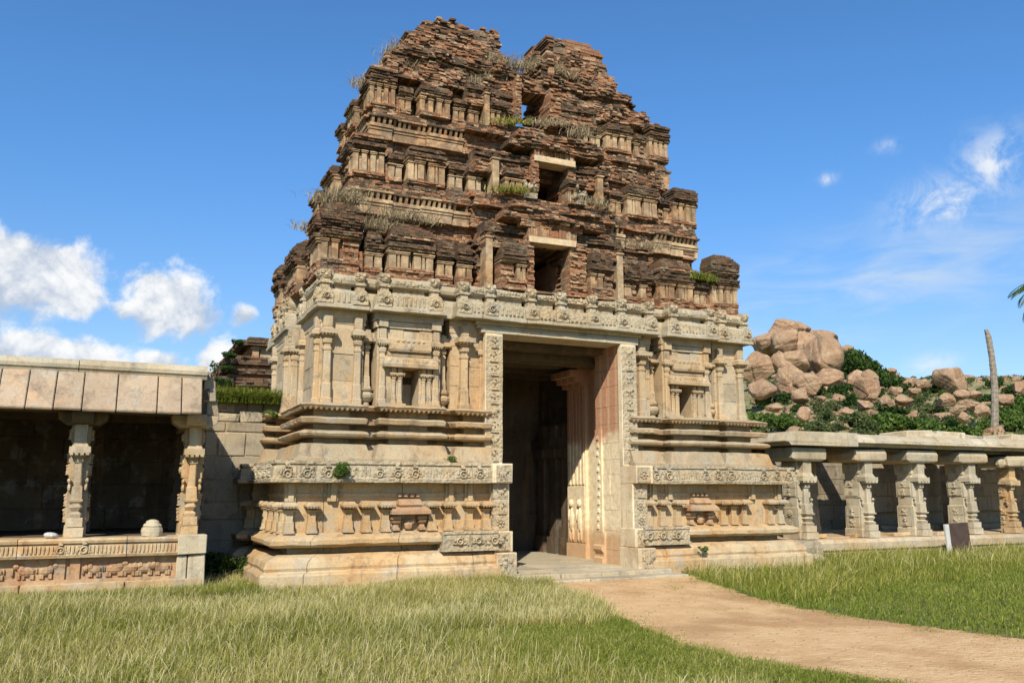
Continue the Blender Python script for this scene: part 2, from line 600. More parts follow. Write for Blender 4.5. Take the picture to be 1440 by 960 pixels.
def resample(path, step):
    out = []
    for a, b_ in zip(path[:-1], path[1:]):
        L = math.hypot(b_[0] - a[0], b_[1] - a[1])
        n = max(1, int(L / step))
        for i in range(n):
            t = i / n
            out.append((a[0] + (b_[0] - a[0]) * t, a[1] + (b_[1] - a[1]) * t))
    out.append(path[-1])
    return out


def sweep(mb, path, prof, mi=0, step=0.22):
    """profile [(out, z)] along an open axis-aligned path (outward = left-hand side), mitred"""
    pp = [path[0]]
    for q in path[1:]:
        if math.hypot(q[0] - pp[-1][0], q[1] - pp[-1][1]) > 1e-5:
            pp.append(q)
    path = pp
    nrm = []
    for a, b_ in zip(path[:-1], path[1:]):
        L = math.hypot(b_[0] - a[0], b_[1] - a[1])
        nrm.append((-(b_[1] - a[1]) / L, (b_[0] - a[0]) / L))
    cols = []
    for i, p in enumerate(path):
        if i == 0:
            n = nrm[0]
        elif i == len(path) - 1:
            n = nrm[-1]
        else:
            n = (nrm[i - 1][0] + nrm[i][0], nrm[i - 1][1] + nrm[i][1])
        cols.append((p, n))
    # subdivide runs
    full = []
    for i in range(len(cols) - 1):
        (p, n), (q, m_) = cols[i], cols[i + 1]
        L = math.hypot(q[0] - p[0], q[1] - p[1])
        k_ = max(1, int(L / step))
        ts = [(j / k_, 0.0) for j in range(k_)]
        if L > 1.3:
            nj = int(L / 1.15)
            for j in range(nj):
                t = (j + .6 + .25 * math.sin(7 * j + L * 11 + p[0] * 5)) / nj
                if .1 < t * L < L - .1:
                    ts += [(t - .008 / L, 0.0), (t, .03), (t + .008 / L, 0.0)]
            ts.sort()
        for t, g_ in ts:
            full.append(((p[0] + (q[0] - p[0]) * t, p[1] + (q[1] - p[1]) * t), (n[0] + (m_[0] - n[0]) * t, n[1] + (m_[1] - n[1]) * t), g_))
    full.append((*cols[-1], 0.0))
    K = len(prof)
    pts, fs = [], []
    for (p, n, g_) in full:
        for (o, z) in prof:
            pts.append((p[0] + n[0] * (o - g_), p[1] + n[1] * (o - g_), z))
    for i in range(len(full) - 1):
        for j in range(K - 1):
            a = i * K + j
            fs.append((a, a + K, a + K + 1, a + 1))
    # close both ends
    fs.append(tuple(range(K)))
    fs.append(tuple((len(full) - 1) * K + j for j in range(K))[::-1])
    mb.add(pts, fs, mi)


def mirror(mb):
    mb.v = mir(mb.v)
    return mb


def ashlar(mb, T, s0, s1, z0, z1, p, rng, bh=(0.34, 0.5), bl=(0.6, 1.2), depth=0.12, j=0.012, gap=0.006, mi=0):
    old = mb.T
    mb.T = T
    z = z0
    while z < z1 - 0.02:
        h = min(rng.uniform(*bh), z1 - z)
        if z1 - z - h < 0.15:
            h = z1 - z
        s = s0
        while s < s1 - 0.02:
            l = min(rng.uniform(*bl), s1 - s)
            if s1 - s - l < 0.25:
                l = s1 - s
            q = p + rng.uniform(-j, j)
            mb.box(s + gap, s + l - gap, q - depth, q, z + gap * 0.7, z + h - gap * 0.7, mi)
            s += l
        z += h
    mb.box(s0, s1, p - depth - 0.1, p - 0.03, z0, z1, mi)
    mb.T = old


# --- carvings -----------------------------------------------------
def medallion(mb, s, p, z, r, rng, knob=True, mi=0):
    """flame-rimmed roundel (kudu) in relief: local frame (s, p, z)"""
    n = 12
    r *= rng.uniform(.88, 1.14)
    s += rng.uniform(-.012, .012)
    z += rng.uniform(-.006, .006)
    ri = r * rng.uniform(.4, .56)
    rings = []
    for rr, pp in ((r * 0.86, -0.02), (r * 0.80, 0.035), (r * 0.62, 0.045), (ri, 0.02), (ri * 0.9, 0.0)):
        rings.append([(s + rr * math.cos(2 * math.pi * i / n), p + pp, z + rr * math.sin(2 * math.pi * i / n)) for i in range(n)])
    mb.loft(rings, mi)
    mb.blob((s, p, z), (ri * 0.62, 0.04, ri * 0.62), mi, 6, 4)
    for i in range(7):
        if rng.random() < .15:
            continue
        a = math.pi * (-0.15 + 1.3 * i / 6) + rng.uniform(-.1, .1)
        mb.blob((s + r * 1.0 * math.cos(a), p, z + r * 1.0 * math.sin(a)), (r * 0.26, 0.035, r * 0.24), mi, 5, 3)
    for sg in (-1, 1):
        mb.blob((s + sg * r * 1.25, p, z - r * 0.45), (r * 0.42, 0.03, r * 0.28), mi, 6, 3)
        mb.blob((s + sg * r * 1.1, p, z + r * 0.1), (r * 0.22, 0.035, r * 0.34), mi, 6, 3)
    if knob:
        mb.box(s - r * 0.42, s + r * 0.42, p - 0.08, p + 0.045, z + r * 1.12, z + r * 1.45, mi)
        mb.blob((s, p - 0.01, z + r * 1.6), (r * 0.5, 0.06, r * 0.28), mi, 7, 3)


def ribs(mb, s0, s1, p, z0, z1, pitch=0.075, mi=0):
    n = max(1, int((s1 - s0) / pitch))
    w = (s1 - s0) / n
    for i in range(n):
        c = s0 + w * (i + 0.5)
        r = w * 0.36
        rr = []
        for z, q in ((z0, 0.6), (z0 + 0.02, 1.0), (z1 - 0.03, 1.0), (z1, 0.5)):
            rr.append([(c - r, p - 0.02, z), (c - r * 0.5, p + 0.022 * q, z), (c + r * 0.5, p + 0.022 * q, z), (c + r, p - 0.02, z)])
        mb.loft(rr, mi)


def figure(mb, s, p, z, h, rng, mi=0):
    """small weathered relief figure or animal"""
    t = rng.random()
    j = lambda a: rng.uniform(-a, a) * h
    if t < 0.55:
        mb.blob((s + j(.05), p, z + h * 0.56), (h * 0.15, 0.035, h * 0.2), mi, 6, 4)
        mb.blob((s + j(.06), p + 0.005, z + h * 0.85), (h * 0.11, 0.04, h * 0.12), mi, 6, 4)
        mb.blob((s - h * 0.12 + j(.05), p, z + h * 0.22), (h * 0.09, 0.03, h * 0.22), mi, 5, 4)
        mb.blob((s + h * 0.14 + j(.05), p, z + h * 0.22), (h * 0.10, 0.03, h * 0.2), mi, 5, 4)
        mb.blob((s - h * 0.26 + j(.05), p, z + h * 0.6), (h * 0.13, 0.03, h * 0.06), mi, 5, 3)
        mb.blob((s + h * 0.26 + j(.05), p, z + h * 0.66), (h * 0.12, 0.03, h * 0.07), mi, 5, 3)
        mb.box(s - h * 0.34, s + h * 0.34, p - 0.02, p + 0.03, z - 0.01, z + h * 0.05, mi)
    elif t < 0.8:
        mb.blob((s, p, z + h * 0.45), (h * 0.34, 0.04, h * 0.2), mi, 7, 4)
        mb.blob((s + h * 0.3, p, z + h * 0.66), (h * 0.16, 0.04, h * 0.16), mi, 6, 4)
        for q in (-0.24, -0.08, 0.12, 0.27):
            mb.blob((s + q * h + j(.03), p, z + h * 0.18), (h * 0.06, 0.03, h * 0.2), mi, 5, 3)
        mb.blob((s - h * 0.36, p, z + h * 0.6), (h * 0.05, 0.03, h * 0.2), mi, 5, 3)
    else:
        for i in range(7):
            a = 2 * math.pi * i / 7
            mb.blob((s + h * 0.26 * math.cos(a), p, z + h * 0.5 + h * 0.26 * math.sin(a)), (h * 0.12, 0.035, h * 0.12), mi, 5, 3)
        mb.blob((s, p, z + h * 0.5), (h * 0.14, 0.045, h * 0.14), mi, 6, 4)


def pilaster_mb(T, s, p, z0, z1, w, pr, rng, wide=1.0, block=True):
    """engaged pillar: base block, tapered shaft, neck, cushion, scalloped abacus, upper block"""
    mb = MB(T)
    H = z1 - z0

    def sec(t, ww, pp):
        z = z0 + H * t
        return [(s - ww, p - 0.05, z), (s - ww, p + pp * 0.75, z), (s - ww * 0.7, p + pp, z), (s + ww * 0.7, p + pp, z), (s + ww, p + pp * 0.75, z), (s + ww, p - 0.05, z)]
    W_ = w / 2
    mb.loft([sec(t, W_ * a, pr * b_) for t, a, b_ in ((0, 1.25, 1.15), (0.06, 1.25, 1.15), (0.07, 1.05, 1.0), (0.22, 1.02, 1.0), (0.24, 0.9, 0.9), (0.60, 0.8, 0.85), (0.61, 0.92, 0.95), (0.635, 0.92, 0.95), (0.645, 0.72, 0.8), (0.675, 0.72, 0.8), (0.69, 1.0, 1.0), (0.73, 1.12, 1.08), (0.75, 0.8, 0.85), (0.765, 0.8, 0.85), (0.775, 1.05, 1.05), (0.785, 1.3 * wide, 1.35))])
    # abacus
    a0, a1 = z0 + H * 0.785, z0 + H * 0.845
    mb.box(s - W_ * 1.75 * wide, s + W_ * 1.75 * wide, p - 0.04, p + pr * 1.65, a0 + 0.012, a1)
    n = 5
    for i in range(n):
        c = s + W_ * 1.75 * wide * (-1 + (2 * i + 1) / n)
        q = W_ * 1.75 * wide / n
        mb.loft([[(c - q * 0.75, p + pr * 1.1, z), (c - q * 0.75, p + pr * 1.6, z), (c + q * 0.75, p + pr * 1.6, z), (c + q * 0.75, p + pr * 1.1, z)] if k_ == 1 else
                 [(c - q * 0.25, p + pr * 1.1, z), (c - q * 0.25, p + pr * 1.5, z), (c + q * 0.25, p + pr * 1.5, z), (c + q * 0.25, p + pr * 1.1, z)] for k_, z in ((0, a0 - 0.018), (1, a0 + 0.014))])
    mb.loft([sec((a1 - z0) / H, W_ * 1.55 * wide, pr * 1.45), sec(0.875, W_ * 0.95, pr * 0.95), sec(0.88, W_ * 1.0, pr)])
    if block:
        mb.loft([sec(0.88, W_ * 1.05, pr), sec(1.0, W_ * 1.05, pr)])
    return mb


def low_pilaster_mb(T, s, p, z0, z1, w, pr, rng):
    """squat pillar of the podium: wide foot, concave shaft, small roof-shaped cap"""
    mb = MB(T)
    H = z1 - z0
    W_ = w / 2

    def sec(t, ww, pp):
        z = z0 + H * t
        return [(s - ww, p - 0.05, z), (s - ww, p + pp, z), (s + ww, p + pp, z), (s + ww, p - 0.05, z)]
    mb.loft([sec(t, W_ * a, pr * b_) for t, a, b_ in ((0, 1.25, 1.2), (0.07, 1.25, 1.2), (0.08, 1.1, 1.05), (0.36, 0.95, 1.0), (0.38, 0.82, 0.85), (0.62, 0.78, 0.8), (0.66, 0.9, 0.9), (0.68, 0.9, 0.9), (0.70, 1.15, 1.1), (0.73, 1.3, 1.3), (0.76, 0.9, 0.9), (0.79, 0.95, 0.95), (0.80, 1.5, 1.5), (0.835, 1.65, 1.7))])
    mb.loft([sec(0.84, W_ * 1.75, pr * 1.95), sec(0.90, W_ * 1.75, pr * 1.95), sec(1.0, W_ * 1.1, pr * 1.3)])
    n = 5
    for i in range(n):
        c = s + W_ * 1.7 * (-1 + (2 * i + 1) / n)
        q = W_ * 1.7 / n
        mb.box(c - q * 0.6, c + q * 0.6, p + pr * 1.2, p + pr * 1.88, z0 + H * 0.80, z0 + H * 0.845)
    return mb


def bricks(mb, T, s0, s1, z0, z1, pf, rng, bl=(0.08, 0.16), bh=0.040, depth=0.2, jit=0.02, miss=0.03, mi=0, mif=None):
    old = mb.T
    mb.T = T
    z = z0
    row = 0
    while z < z1 - 0.01:
        h = bh * rng.uniform(0.85, 1.15)
        jt = jit * 0.55
        rj = rng.uniform(-jt, jt)
        m0 = mif((s0 + s1) / 2, z) if mif else mi
        nb = max(1, int((s1 - s0) / .35))
        for i_ in range(nb):
            a, b_ = s0 + (s1 - s0) * i_ / nb, s0 + (s1 - s0) * (i_ + 1) / nb
            pa, pb, pm = pf(a + .005, z + h / 2), pf(b_ - .005, z + h / 2), pf((a + b_) / 2, z + h / 2)
            if pa is None or pb is None or pm is None:
                continue
            e = .022
            mb.hexa([(a, pa - depth, z), (b_, pb - depth, z), (b_, min(pb, pm + .05) + rj - e, z), (a, min(pa, pm + .05) + rj - e, z), (a, pa - depth, z + h), (b_, pb - depth, z + h), (b_, min(pb, pm + .05) + rj - e, z + h), (a, min(pa, pm + .05) + rj - e, z + h)], m0)
        s = s0 - rng.uniform(0, 0.1)
        while s < s1:
            l = rng.uniform(*bl)
            a, b_ = max(s, s0), min(s + l, s1)
            s += l
            if b_ - a < 0.03:
                continue
            pp = pf((a + b_) / 2, z + h / 2)
            if pp is None or rng.random() < miss:
                continue
            q = pp + rj + rng.uniform(-jt, jt)
            t = rng.uniform(-0.005, 0.005)
            m_ = mif((a + b_) / 2, z) if mif else mi
            g = 0.005
            mb.hexa([(a + g, q - depth, z + t), (b_ - g, q - depth, z - t), (b_ - g, q + rng.uniform(-.01, .01), z - t), (a + g, q, z + t),
                     (a + g, q - depth, z + h * 0.9 + t), (b_ - g, q - depth, z + h * 0.9 - t), (b_ - g, q + rng.uniform(-.012, .006), z + h * 0.9 - t), (a + g, q + rng.uniform(-.012, .006), z + h * 0.9 + t)], m_)
        z += h
        row += 1
    mb.T = old


def aedicule(T, s, w, z0, z1, p, kind, rng, ruin=0.0, roof=True, bdepth=0.45, fr=(.18, .42, .50)):
    """miniature shrine in brick with plastered posts; local frame (s, p outward, z)"""
    mb = MB(T)
    H = z1 - z0
    w *= .93
    hw = w / 2
    zb, zc, ze = z0 + H * fr[0], z0 + H * fr[1], z0 + H * fr[1] + .085
    bricks(mb, T, s - hw, s + hw, z0, zb, lambda a, z: p + 0.03 + (.03 if z > zb - .06 else 0), rng, depth=bdepth, jit=0.02, miss=0.06)
    mb.box(s - hw * 0.96, s + hw * 0.96, p - bdepth, p - 0.2, zb, ze, 0)
    if kind in ('panjara',):
        groups = [(s - hw, s - hw * .12), (s + hw * .12, s + hw)]
    elif kind == 'single':
        groups = [(s - hw, s + hw * .1), (s + hw * .32, s + hw)]
    else:
        groups = [(s - hw, s - hw * .13), (s + hw * .13, s + hw)]
        # slim post deep in the slot
        mb.box(s - hw * .05, s + hw * .05, p - .2, p - .1, zb - .02, ze, 2)
    for (a, b_) in groups:
        gw = b_ - a
        bare = rng.random() < 0.10 + ruin * 0.55
        q = p + rng.uniform(-.015, .015)
        if bare:
            bricks(mb, T, a, b_, zb, ze, lambda u, z: q - .03 + .03 * math.sin(z * 40), rng, bl=(.07, .13), depth=.3, jit=.025, miss=.06, mif=lambda u, z: 2 if rng.random() < .12 else 0)
        else:
            mb.box(a + .01, b_ - .01, q - .35, q - .055, zb, ze, 2)
            posts = [(a, a + gw * .36), (b_ - gw * .36, b_)] if gw > .17 else [(a, b_)]
            if kind == 'sala' and gw > .3:
                posts.append((a + gw * .44, a + gw * .56))
            for (u, v) in posts:
                mb.box(u, v, q - .3, q, zb + .001, zc, 2)
                if rng.random() < .7:
                    mb.box(u - .006, v + .006, q - .3, q + .018, zb - .005, zb + .035, 2 if rng.random() < .6 else 0)
                mb.box(u + .012, v - .012, q - .3, q - .012, zc + .001, ze, 2)
                for (za, zb_, e) in ((zc + .003, zc + .022, .022), (zc + .030, zc + .052, .036)):
                    if rng.random() < .93 - ruin * .5:
                        mb.box(u - e * .7, v + e * .7, q - .28, q + e, za, zb_, 2)
    # eaves and rounded roof
    bricks(mb, T, s - hw - .01, s + hw + .01, ze, ze + .045, lambda a, z: p + .05, rng, depth=bdepth, jit=.015, miss=.04, mi=2 if rng.random() > .6 else 1, bh=.045)
    bricks(mb, T, s - hw - .025, s + hw + .025, ze + .045, ze + .135, lambda a, z: p + .10, rng, depth=bdepth, jit=.025, miss=.05, mi=1)
    zr = ze + .135
    Hr = max(.08, z1 - zr)
    k_ = max(2, int(Hr / .045))
    for i in range(k_):
        t = (i + .5) / k_
        if kind == 'sala':
            sh = .93 + .07 * math.sin(math.pi * t) - .55 * t ** 2.4
            pr = -.04 + .13 * math.sin(math.pi * min(1, t * 1.25)) - .18 * t ** 2.6
        elif kind == 'kuta':
            sh = (.78 + .30 * math.sin(math.pi * min(1, t * 1.15))) if t < .55 else 1.06 * math.sqrt(max(.06, 1 - ((t - .4) / .61) ** 2.2))
            pr = (-.09 + .18 * math.sin(math.pi * min(1, t * 1.15))) if t < .55 else .08 - .20 * ((t - .55) / .45) ** 2
        else:
            sh = .86 + .1 * math.sin(math.pi * min(1, t * 1.5)) - .52 * t ** 2
            pr = -.03 + .10 * math.sin(math.pi * min(1, t * 1.3)) - .18 * t ** 2
        hs = max(.05, (hw + .02) * sh * rng.uniform(.97, 1.03))
        zz_ = zr + i * Hr / k_
        bricks(mb, T, s - hs, s + hs, zz_, zz_ + Hr / k_ - .001, lambda a, z: p + pr, rng, depth=bdepth, jit=.02 + .03 * ruin, miss=.04 + ruin * .15, mi=1 if rng.random() > .14 else 0, bh=Hr / k_)
    mb.box(s - hw * .7, s + hw * .7, p - bdepth, p - .12, ze, zr + Hr * .5, 1)
    return mb


BM = ['brick', 'brick_dark', 'plaster']

# ------------------------------------------------------------------ ground
def sheet(name, pts, z, mat, step=None, amp=0.0, kind='structure'):
    me = bpy.data.meshes.new(name)
    me.from_pydata([(x, y, z) for x, y in pts], [], [tuple(range(len(pts)))])
    me.materials.append(MATS[mat])
    o = bpy.data.objects.new(name, me)
    COL.objects.link(o)
    o['kind'] = kind
    return o


def ring_pts(n, r):
    return [(r * math.cos(2 * math.pi * i / n), r * math.sin(2 * math.pi * i / n)) for i in range(n)]


sheet('ground', ring_pts(48, 2500.0), 0.0, 'soil')
PATH_L = [(7.0, 13.7), (6.75, 12.6), (6.3, 10.8), (6.0, 9.7), (5.7, 8.6), (5.5, 7.7), (5.7, 6.5), (6.0, 5.6), (6.3, 3.5), (6.0, 0.0), (5.0, -6.0)]
PATH_R = [(10.3, 13.9), (9.9, 13.3), (9.5, 12.0), (9.0, 10.7), (8.8, 9.5), (8.8, 8.3), (9.0, 7.4), (9.2, 6.5), (9.4, 5.0), (9.2, 0.0), (8.4, -6.0)]
_r = random.Random(3)


def rag(path, n=9, a=0.09):
    q = []
    for (x0, y0), (x1, y1) in zip(path[:-1], path[1:]):
        for i in range(n):
            t = i / n
            q.append((x0 + (x1 - x0) * t + _r.uniform(-a, a), y0 + (y1 - y0) * t))
    q.append(path[-1])
    return q


sheet('path', rag(PATH_L) + rag(PATH_R)[::-1], 0.006, 'path_dirt')

# ------------------------------------------------------------------ gateway tower: stone storey
TW = thing('temple_gateway_tower', 'ruined temple gateway tower with carved granite base and crumbling red brick tiers above', 'gateway tower', (8.0, 17.7, 0.0))
XJL, XJR = 6.72, 9.42


def plan(yf, xl, rd, npj, spj, yb=20.5, c0=4.03, n1=4.22, n0=5.5, a0=5.72, xin=6.5, rs=0.26):
    return [(xin, yf), (a0, yf), (a0, yf + rd), (n0, yf + rd), (n0, yf - npj), (n1, yf - npj), (n1, yf + rd), (c0, yf + rd), (c0, yf), (xl, yf), (xl, 16.9),
            (xl + rs, 16.9), (xl + rs, 17.5), (xl - spj, 17.5), (xl - spj, 19.2), (xl + rs, 19.2), (xl + rs, 19.5), (xl, 19.5), (xl, yb), (xin, yb)]


P_LOW = [(6.42, 14.82), (2.65, 14.82), (2.65, 16.9), (2.95, 16.9), (2.95, 17.3), (2.45, 17.3), (2.45, 19.4), (2.95, 19.4), (2.95, 19.7), (2.65, 19.7), (2.65, 20.9), (6.5, 20.9)]
PR_BASE = [(-.3, -.2), (.42, -.2), (.42, .24), (.40, .275), (.35, .285), (.33, .31), (.345, .36), (.31, .45), (.22, .52), (.10, .56), (-.08, .57), (-.08, .665), (.12, .67), (.22, .685), (.27, .725), (.275, .79), (.24, .80), (.23, .815), (.16, .85), (.07, .88), (.03, .9), (-.04, .905), (-.04, 1.50), (-.01, 1.505), (-.01, 1.56), (-.04, 1.565), (-.04, 1.75), (-.3, 1.75)]
PR_BAND = [(-.1, 1.73), (.29, 1.745), (.30, 1.80), (.26, 1.815), (.235, 2.01), (.20, 2.02), (.20, 2.045), (.23, 2.055), (.23, 2.105), (-.1, 2.12)]
P_M = plan(14.92, 2.92, .24, .06, .22, yb=20.7, xin=6.44, n1=4.27, c0=4.0, n0=5.46, a0=5.76)
PR_M = [(-.4, 2.10), (.16, 2.11), (.16, 2.15), (.10, 2.17), (.09, 2.20), (.035, 2.40), (.0, 2.415), (-.22, 2.425), (-.22, 2.515), (-.02, 2.525), (.06, 2.55), (.08, 2.59), (.04, 2.63), (-.03, 2.65), (-.22, 2.665), (-.22, 2.765), (.03, 2.775), (.05, 2.85), (.01, 2.88), (-.22, 2.89), (-.22, 3.025), (.02, 3.035), (.06, 3.085), (.03, 3.11), (-.1, 3.14), (-.6, 3.16)]
P_W = plan(15.22, 3.22, .38, -.38, .14, xin=6.44)
PR_W = [(-.3, 3.1), (-.03, 3.1), (-.03, 4.52), (.0, 4.525), (.0, 4.60), (.015, 4.61), (.015, 4.70), (.03, 4.71), (.03, 4.86), (-.2, 4.865)]
P_C = [(8.0, 14.80)] + plan(14.96, 3.08, .10, .13, .10, yb=20.6, c0=4.05, n1=4.10, n0=5.5, a0=5.68, xin=5.7, rs=0.3)[1:-1]
P_C[1] = (5.68, 14.80)
P_C[2] = (5.68, 15.06)
PR_C = [(-.6, 4.87), (-.02, 4.85), (0, 4.855), (0, 4.915), (-.03, 4.93), (-.035, 5.08), (-.06, 5.16), (-.13, 5.215), (-.30, 5.225), (-.30, 5.305), (-.15, 5.315), (-.10, 5.335), (-.08, 5.40), (-.10, 5.47), (-.17, 5.515), (-.24, 5.53), (-.75, 5.55)]


def both(fn, name, mats, **kw):
    """build a part for the left wing and, mirrored, for the right wing"""
    obs = []
    for side in (0, 1):
        mb = fn(random.Random(len(name) * 13 + side * 77))
        if side:
            mirror(mb)
        obs.append(mb.build(name, mats, TW, seed=side * 2.7, **kw))
    return obs


def f_base(rng):
    mb = MB()
    sweep(mb, P_LOW, PR_BASE, step=0.16)
    return mb


both(f_base, 'podium', 'stone_low', wear=0.014, wf=4.0)


def f_band(rng):
    mb = MB()
    sweep(mb, P_LOW, PR_BAND, step=0.2)
    T = FR(14.58)
    xs = [2.62, 2.95, 3.3, 4.2, 4.52, 4.85, 5.75, 6.08]
    mb.T = T
    for x in xs:
        medallion(mb, x, 0.01, 1.89, 0.088, rng)
    for a, b_ in ((3.45, 4.05), (4.98, 5.6), (2.72, 2.86), (6.2, 6.4)):
        ribs(mb, a, b_, 0.005, 1.835, 1.99, 0.06)
    for _ in range(26):
        x = rng.uniform(2.5, 6.4)
        mb.blob((x, 0.0, rng.uniform(1.84, 1.99)), (rng.uniform(.02, .05), .025, rng.uniform(.02, .04)), 0, 5, 3)
    mb.T = LF(2.40)
    for y in (15.0, 15.5, 16.0, 16.5):
        medallion(mb, y, 0.01, 1.89, 0.088, rng)
    mb.T = LF(2.2)
    for y in (17.5, 18.1, 18.7):
        medallion(mb, y, 0.01, 1.89, 0.088, rng)
    mb.T = None
    return mb


both(f_band, 'carved_band', 'stone_carved', wear=0.010, wf=4.0)


def f_gatepanel(rng):
    mb = MB(FR(14.50))
    mb.box(5.36, 6.42, -0.3, 0.02, 0.56, 0.88)
    mb.box(5.34, 6.42, -0.3, 0.045, 0.55, 0.60)
    mb.box(5.36, 6.42, -0.3, 0.04, 0.85, 0.89)
    for x in (5.66, 6.02, 6.34):
        medallion(mb, x, 0.03, 0.725, 0.085, rng, knob=False)
    ribs(mb, 5.80, 5.92, 0.025, 0.64, 0.83, 0.05)
    ribs(mb, 6.14, 6.26, 0.025, 0.64, 0.83, 0.05)
    return mb


both(f_gatepanel, 'carved_panel', 'stone_carved', wear=0.008)


def f_mould(rng):
    mb = MB()
    sweep(mb, P_M, PR_M, step=0.14)
    for (T, runs) in ((FR(14.92), ((2.9, 4.0), (5.74, 6.4))), (FR(14.87), ((4.24, 5.48),)), (LF(2.92), ((14.95, 16.88),)), (LF(2.70), ((17.5, 19.2),))):
        mb.T = T
        for a, b_ in runs:
            n = int((b_ - a) / 0.085)
            for i in range(n):
                c = a + (i + .5) * (b_ - a) / n
                mb.loft([[(c - .03, -.08, z), (c - .03, .05, z), (c + .03, .05, z), (c + .03, -.08, z)] if k_ else [(c - .012, -.08, z), (c - .012, .03, z), (c + .012, .03, z), (c + .012, -.08, z)] for k_, z in ((0, 3.005), (1, 3.05))])
            if b_ - a > 1.2 or a > 5:
                n = int((b_ - a) / 0.13)
                for i in range(n):
                    c = a + (i + .5) * (b_ - a) / n
                    if rng.random() < 0.8:
                        mb.box(c - .045, c + .045, -.05, .046, 2.79, 2.835)
    mb.T = None
    return mb


both(f_mould, 'moulded_courses', 'stone_mid', wear=0.012, wf=4.0)


def f_wall(rng):
    mb = MB()
    sweep(mb, P_W, PR_W, step=0.3)
    for T, a, b_, p in ((FR(15.22), 3.22, 4.03, 0.0), (FR(15.22), 5.72, 6.44, 0.0), (FR(15.60), 4.03, 5.72, 0.0), (LF(3.22), 15.22, 16.9, 0.0), (LF(3.08), 17.5, 19.2, 0.0), (LF(3.48), 16.9, 17.5, 0.0), (FR(17.5), 3.08, 3.48, 0.0)):
        ashlar(mb, T, a, b_, 3.12, 4.53, p, rng, bh=(.36, .52), bl=(.5, .9), depth=0.1, j=0.008)
    return mb


both(f_wall, 'stone_wall', 'stone', wear=0.006, wf=5.0, bevel=0.006)


def f_niche(rng):
    mb = MB(FR(15.10))
    # two jamb blocks, lintel, stacked roof slabs
    for a, b_ in ((4.24, 4.74), (5.06, 5.48)):
        mb.box(a, b_, -0.48, 0, 3.12, 4.56)
    mb.box(4.70, 5.10, -0.48, -0.02, 3.86, 4.56)
    mb.box(4.36, 5.36, -0.3, 0.13, 3.84, 3.93)
    mb.loft([[(4.36 - e, -.2, z), (4.36 - e, q, z), (5.36 + e, q, z), (5.36 + e, -.2, z)] for z, q, e in ((3.84, .17, .03), (3.90, .17, .03), (4.03, .10, -.01), (4.05, .05, -.05))])
    ribs(mb, 4.68, 5.04, .135, 3.9, 4.0, 0.05)
    for x in (4.45, 4.58, 5.14, 5.27):
        mb.blob((x, .13, 3.95), (.05, .035, .05))
    mb.box(4.44, 5.28, -0.3, 0.05, 4.06, 4.12)
    mb.loft([[(4.46 - e, -.2, z), (4.46 - e, q, z), (5.24 + e, q, z), (5.24 + e, -.2, z)] for z, q, e in ((4.14, .10, .0), (4.18, .12, .02), (4.36, .12, .02), (4.38, .08, 0))])
    for i in range(6):
        mb.blob((4.6 + i * .1, .11, 4.33), (.045, .03, .03))
    mb.blob((4.85, .11, 4.22), (.07, .03, .06))
    # plain fascia under cornice
    mb.box(4.2, 5.5, -0.45, 0.02, 4.58, 4.70)
    mb.box(4.18, 5.52, -0.45, 0.04, 4.71, 4.862)
    mb.box(4.25, 4.42, -.2, .10, 4.585, 4.74)
    mb.box(5.28, 5.46, -.2, .10, 4.585, 4.74)
    # sill
    mb.box(4.26, 4.78, -.3, .1, 3.13, 3.18)
    mb.box(5.04, 5.46, -.3, .1, 3.13, 3.18)
    return mb


both(f_niche, 'niche', 'stone', wear=0.007, wf=5.0)

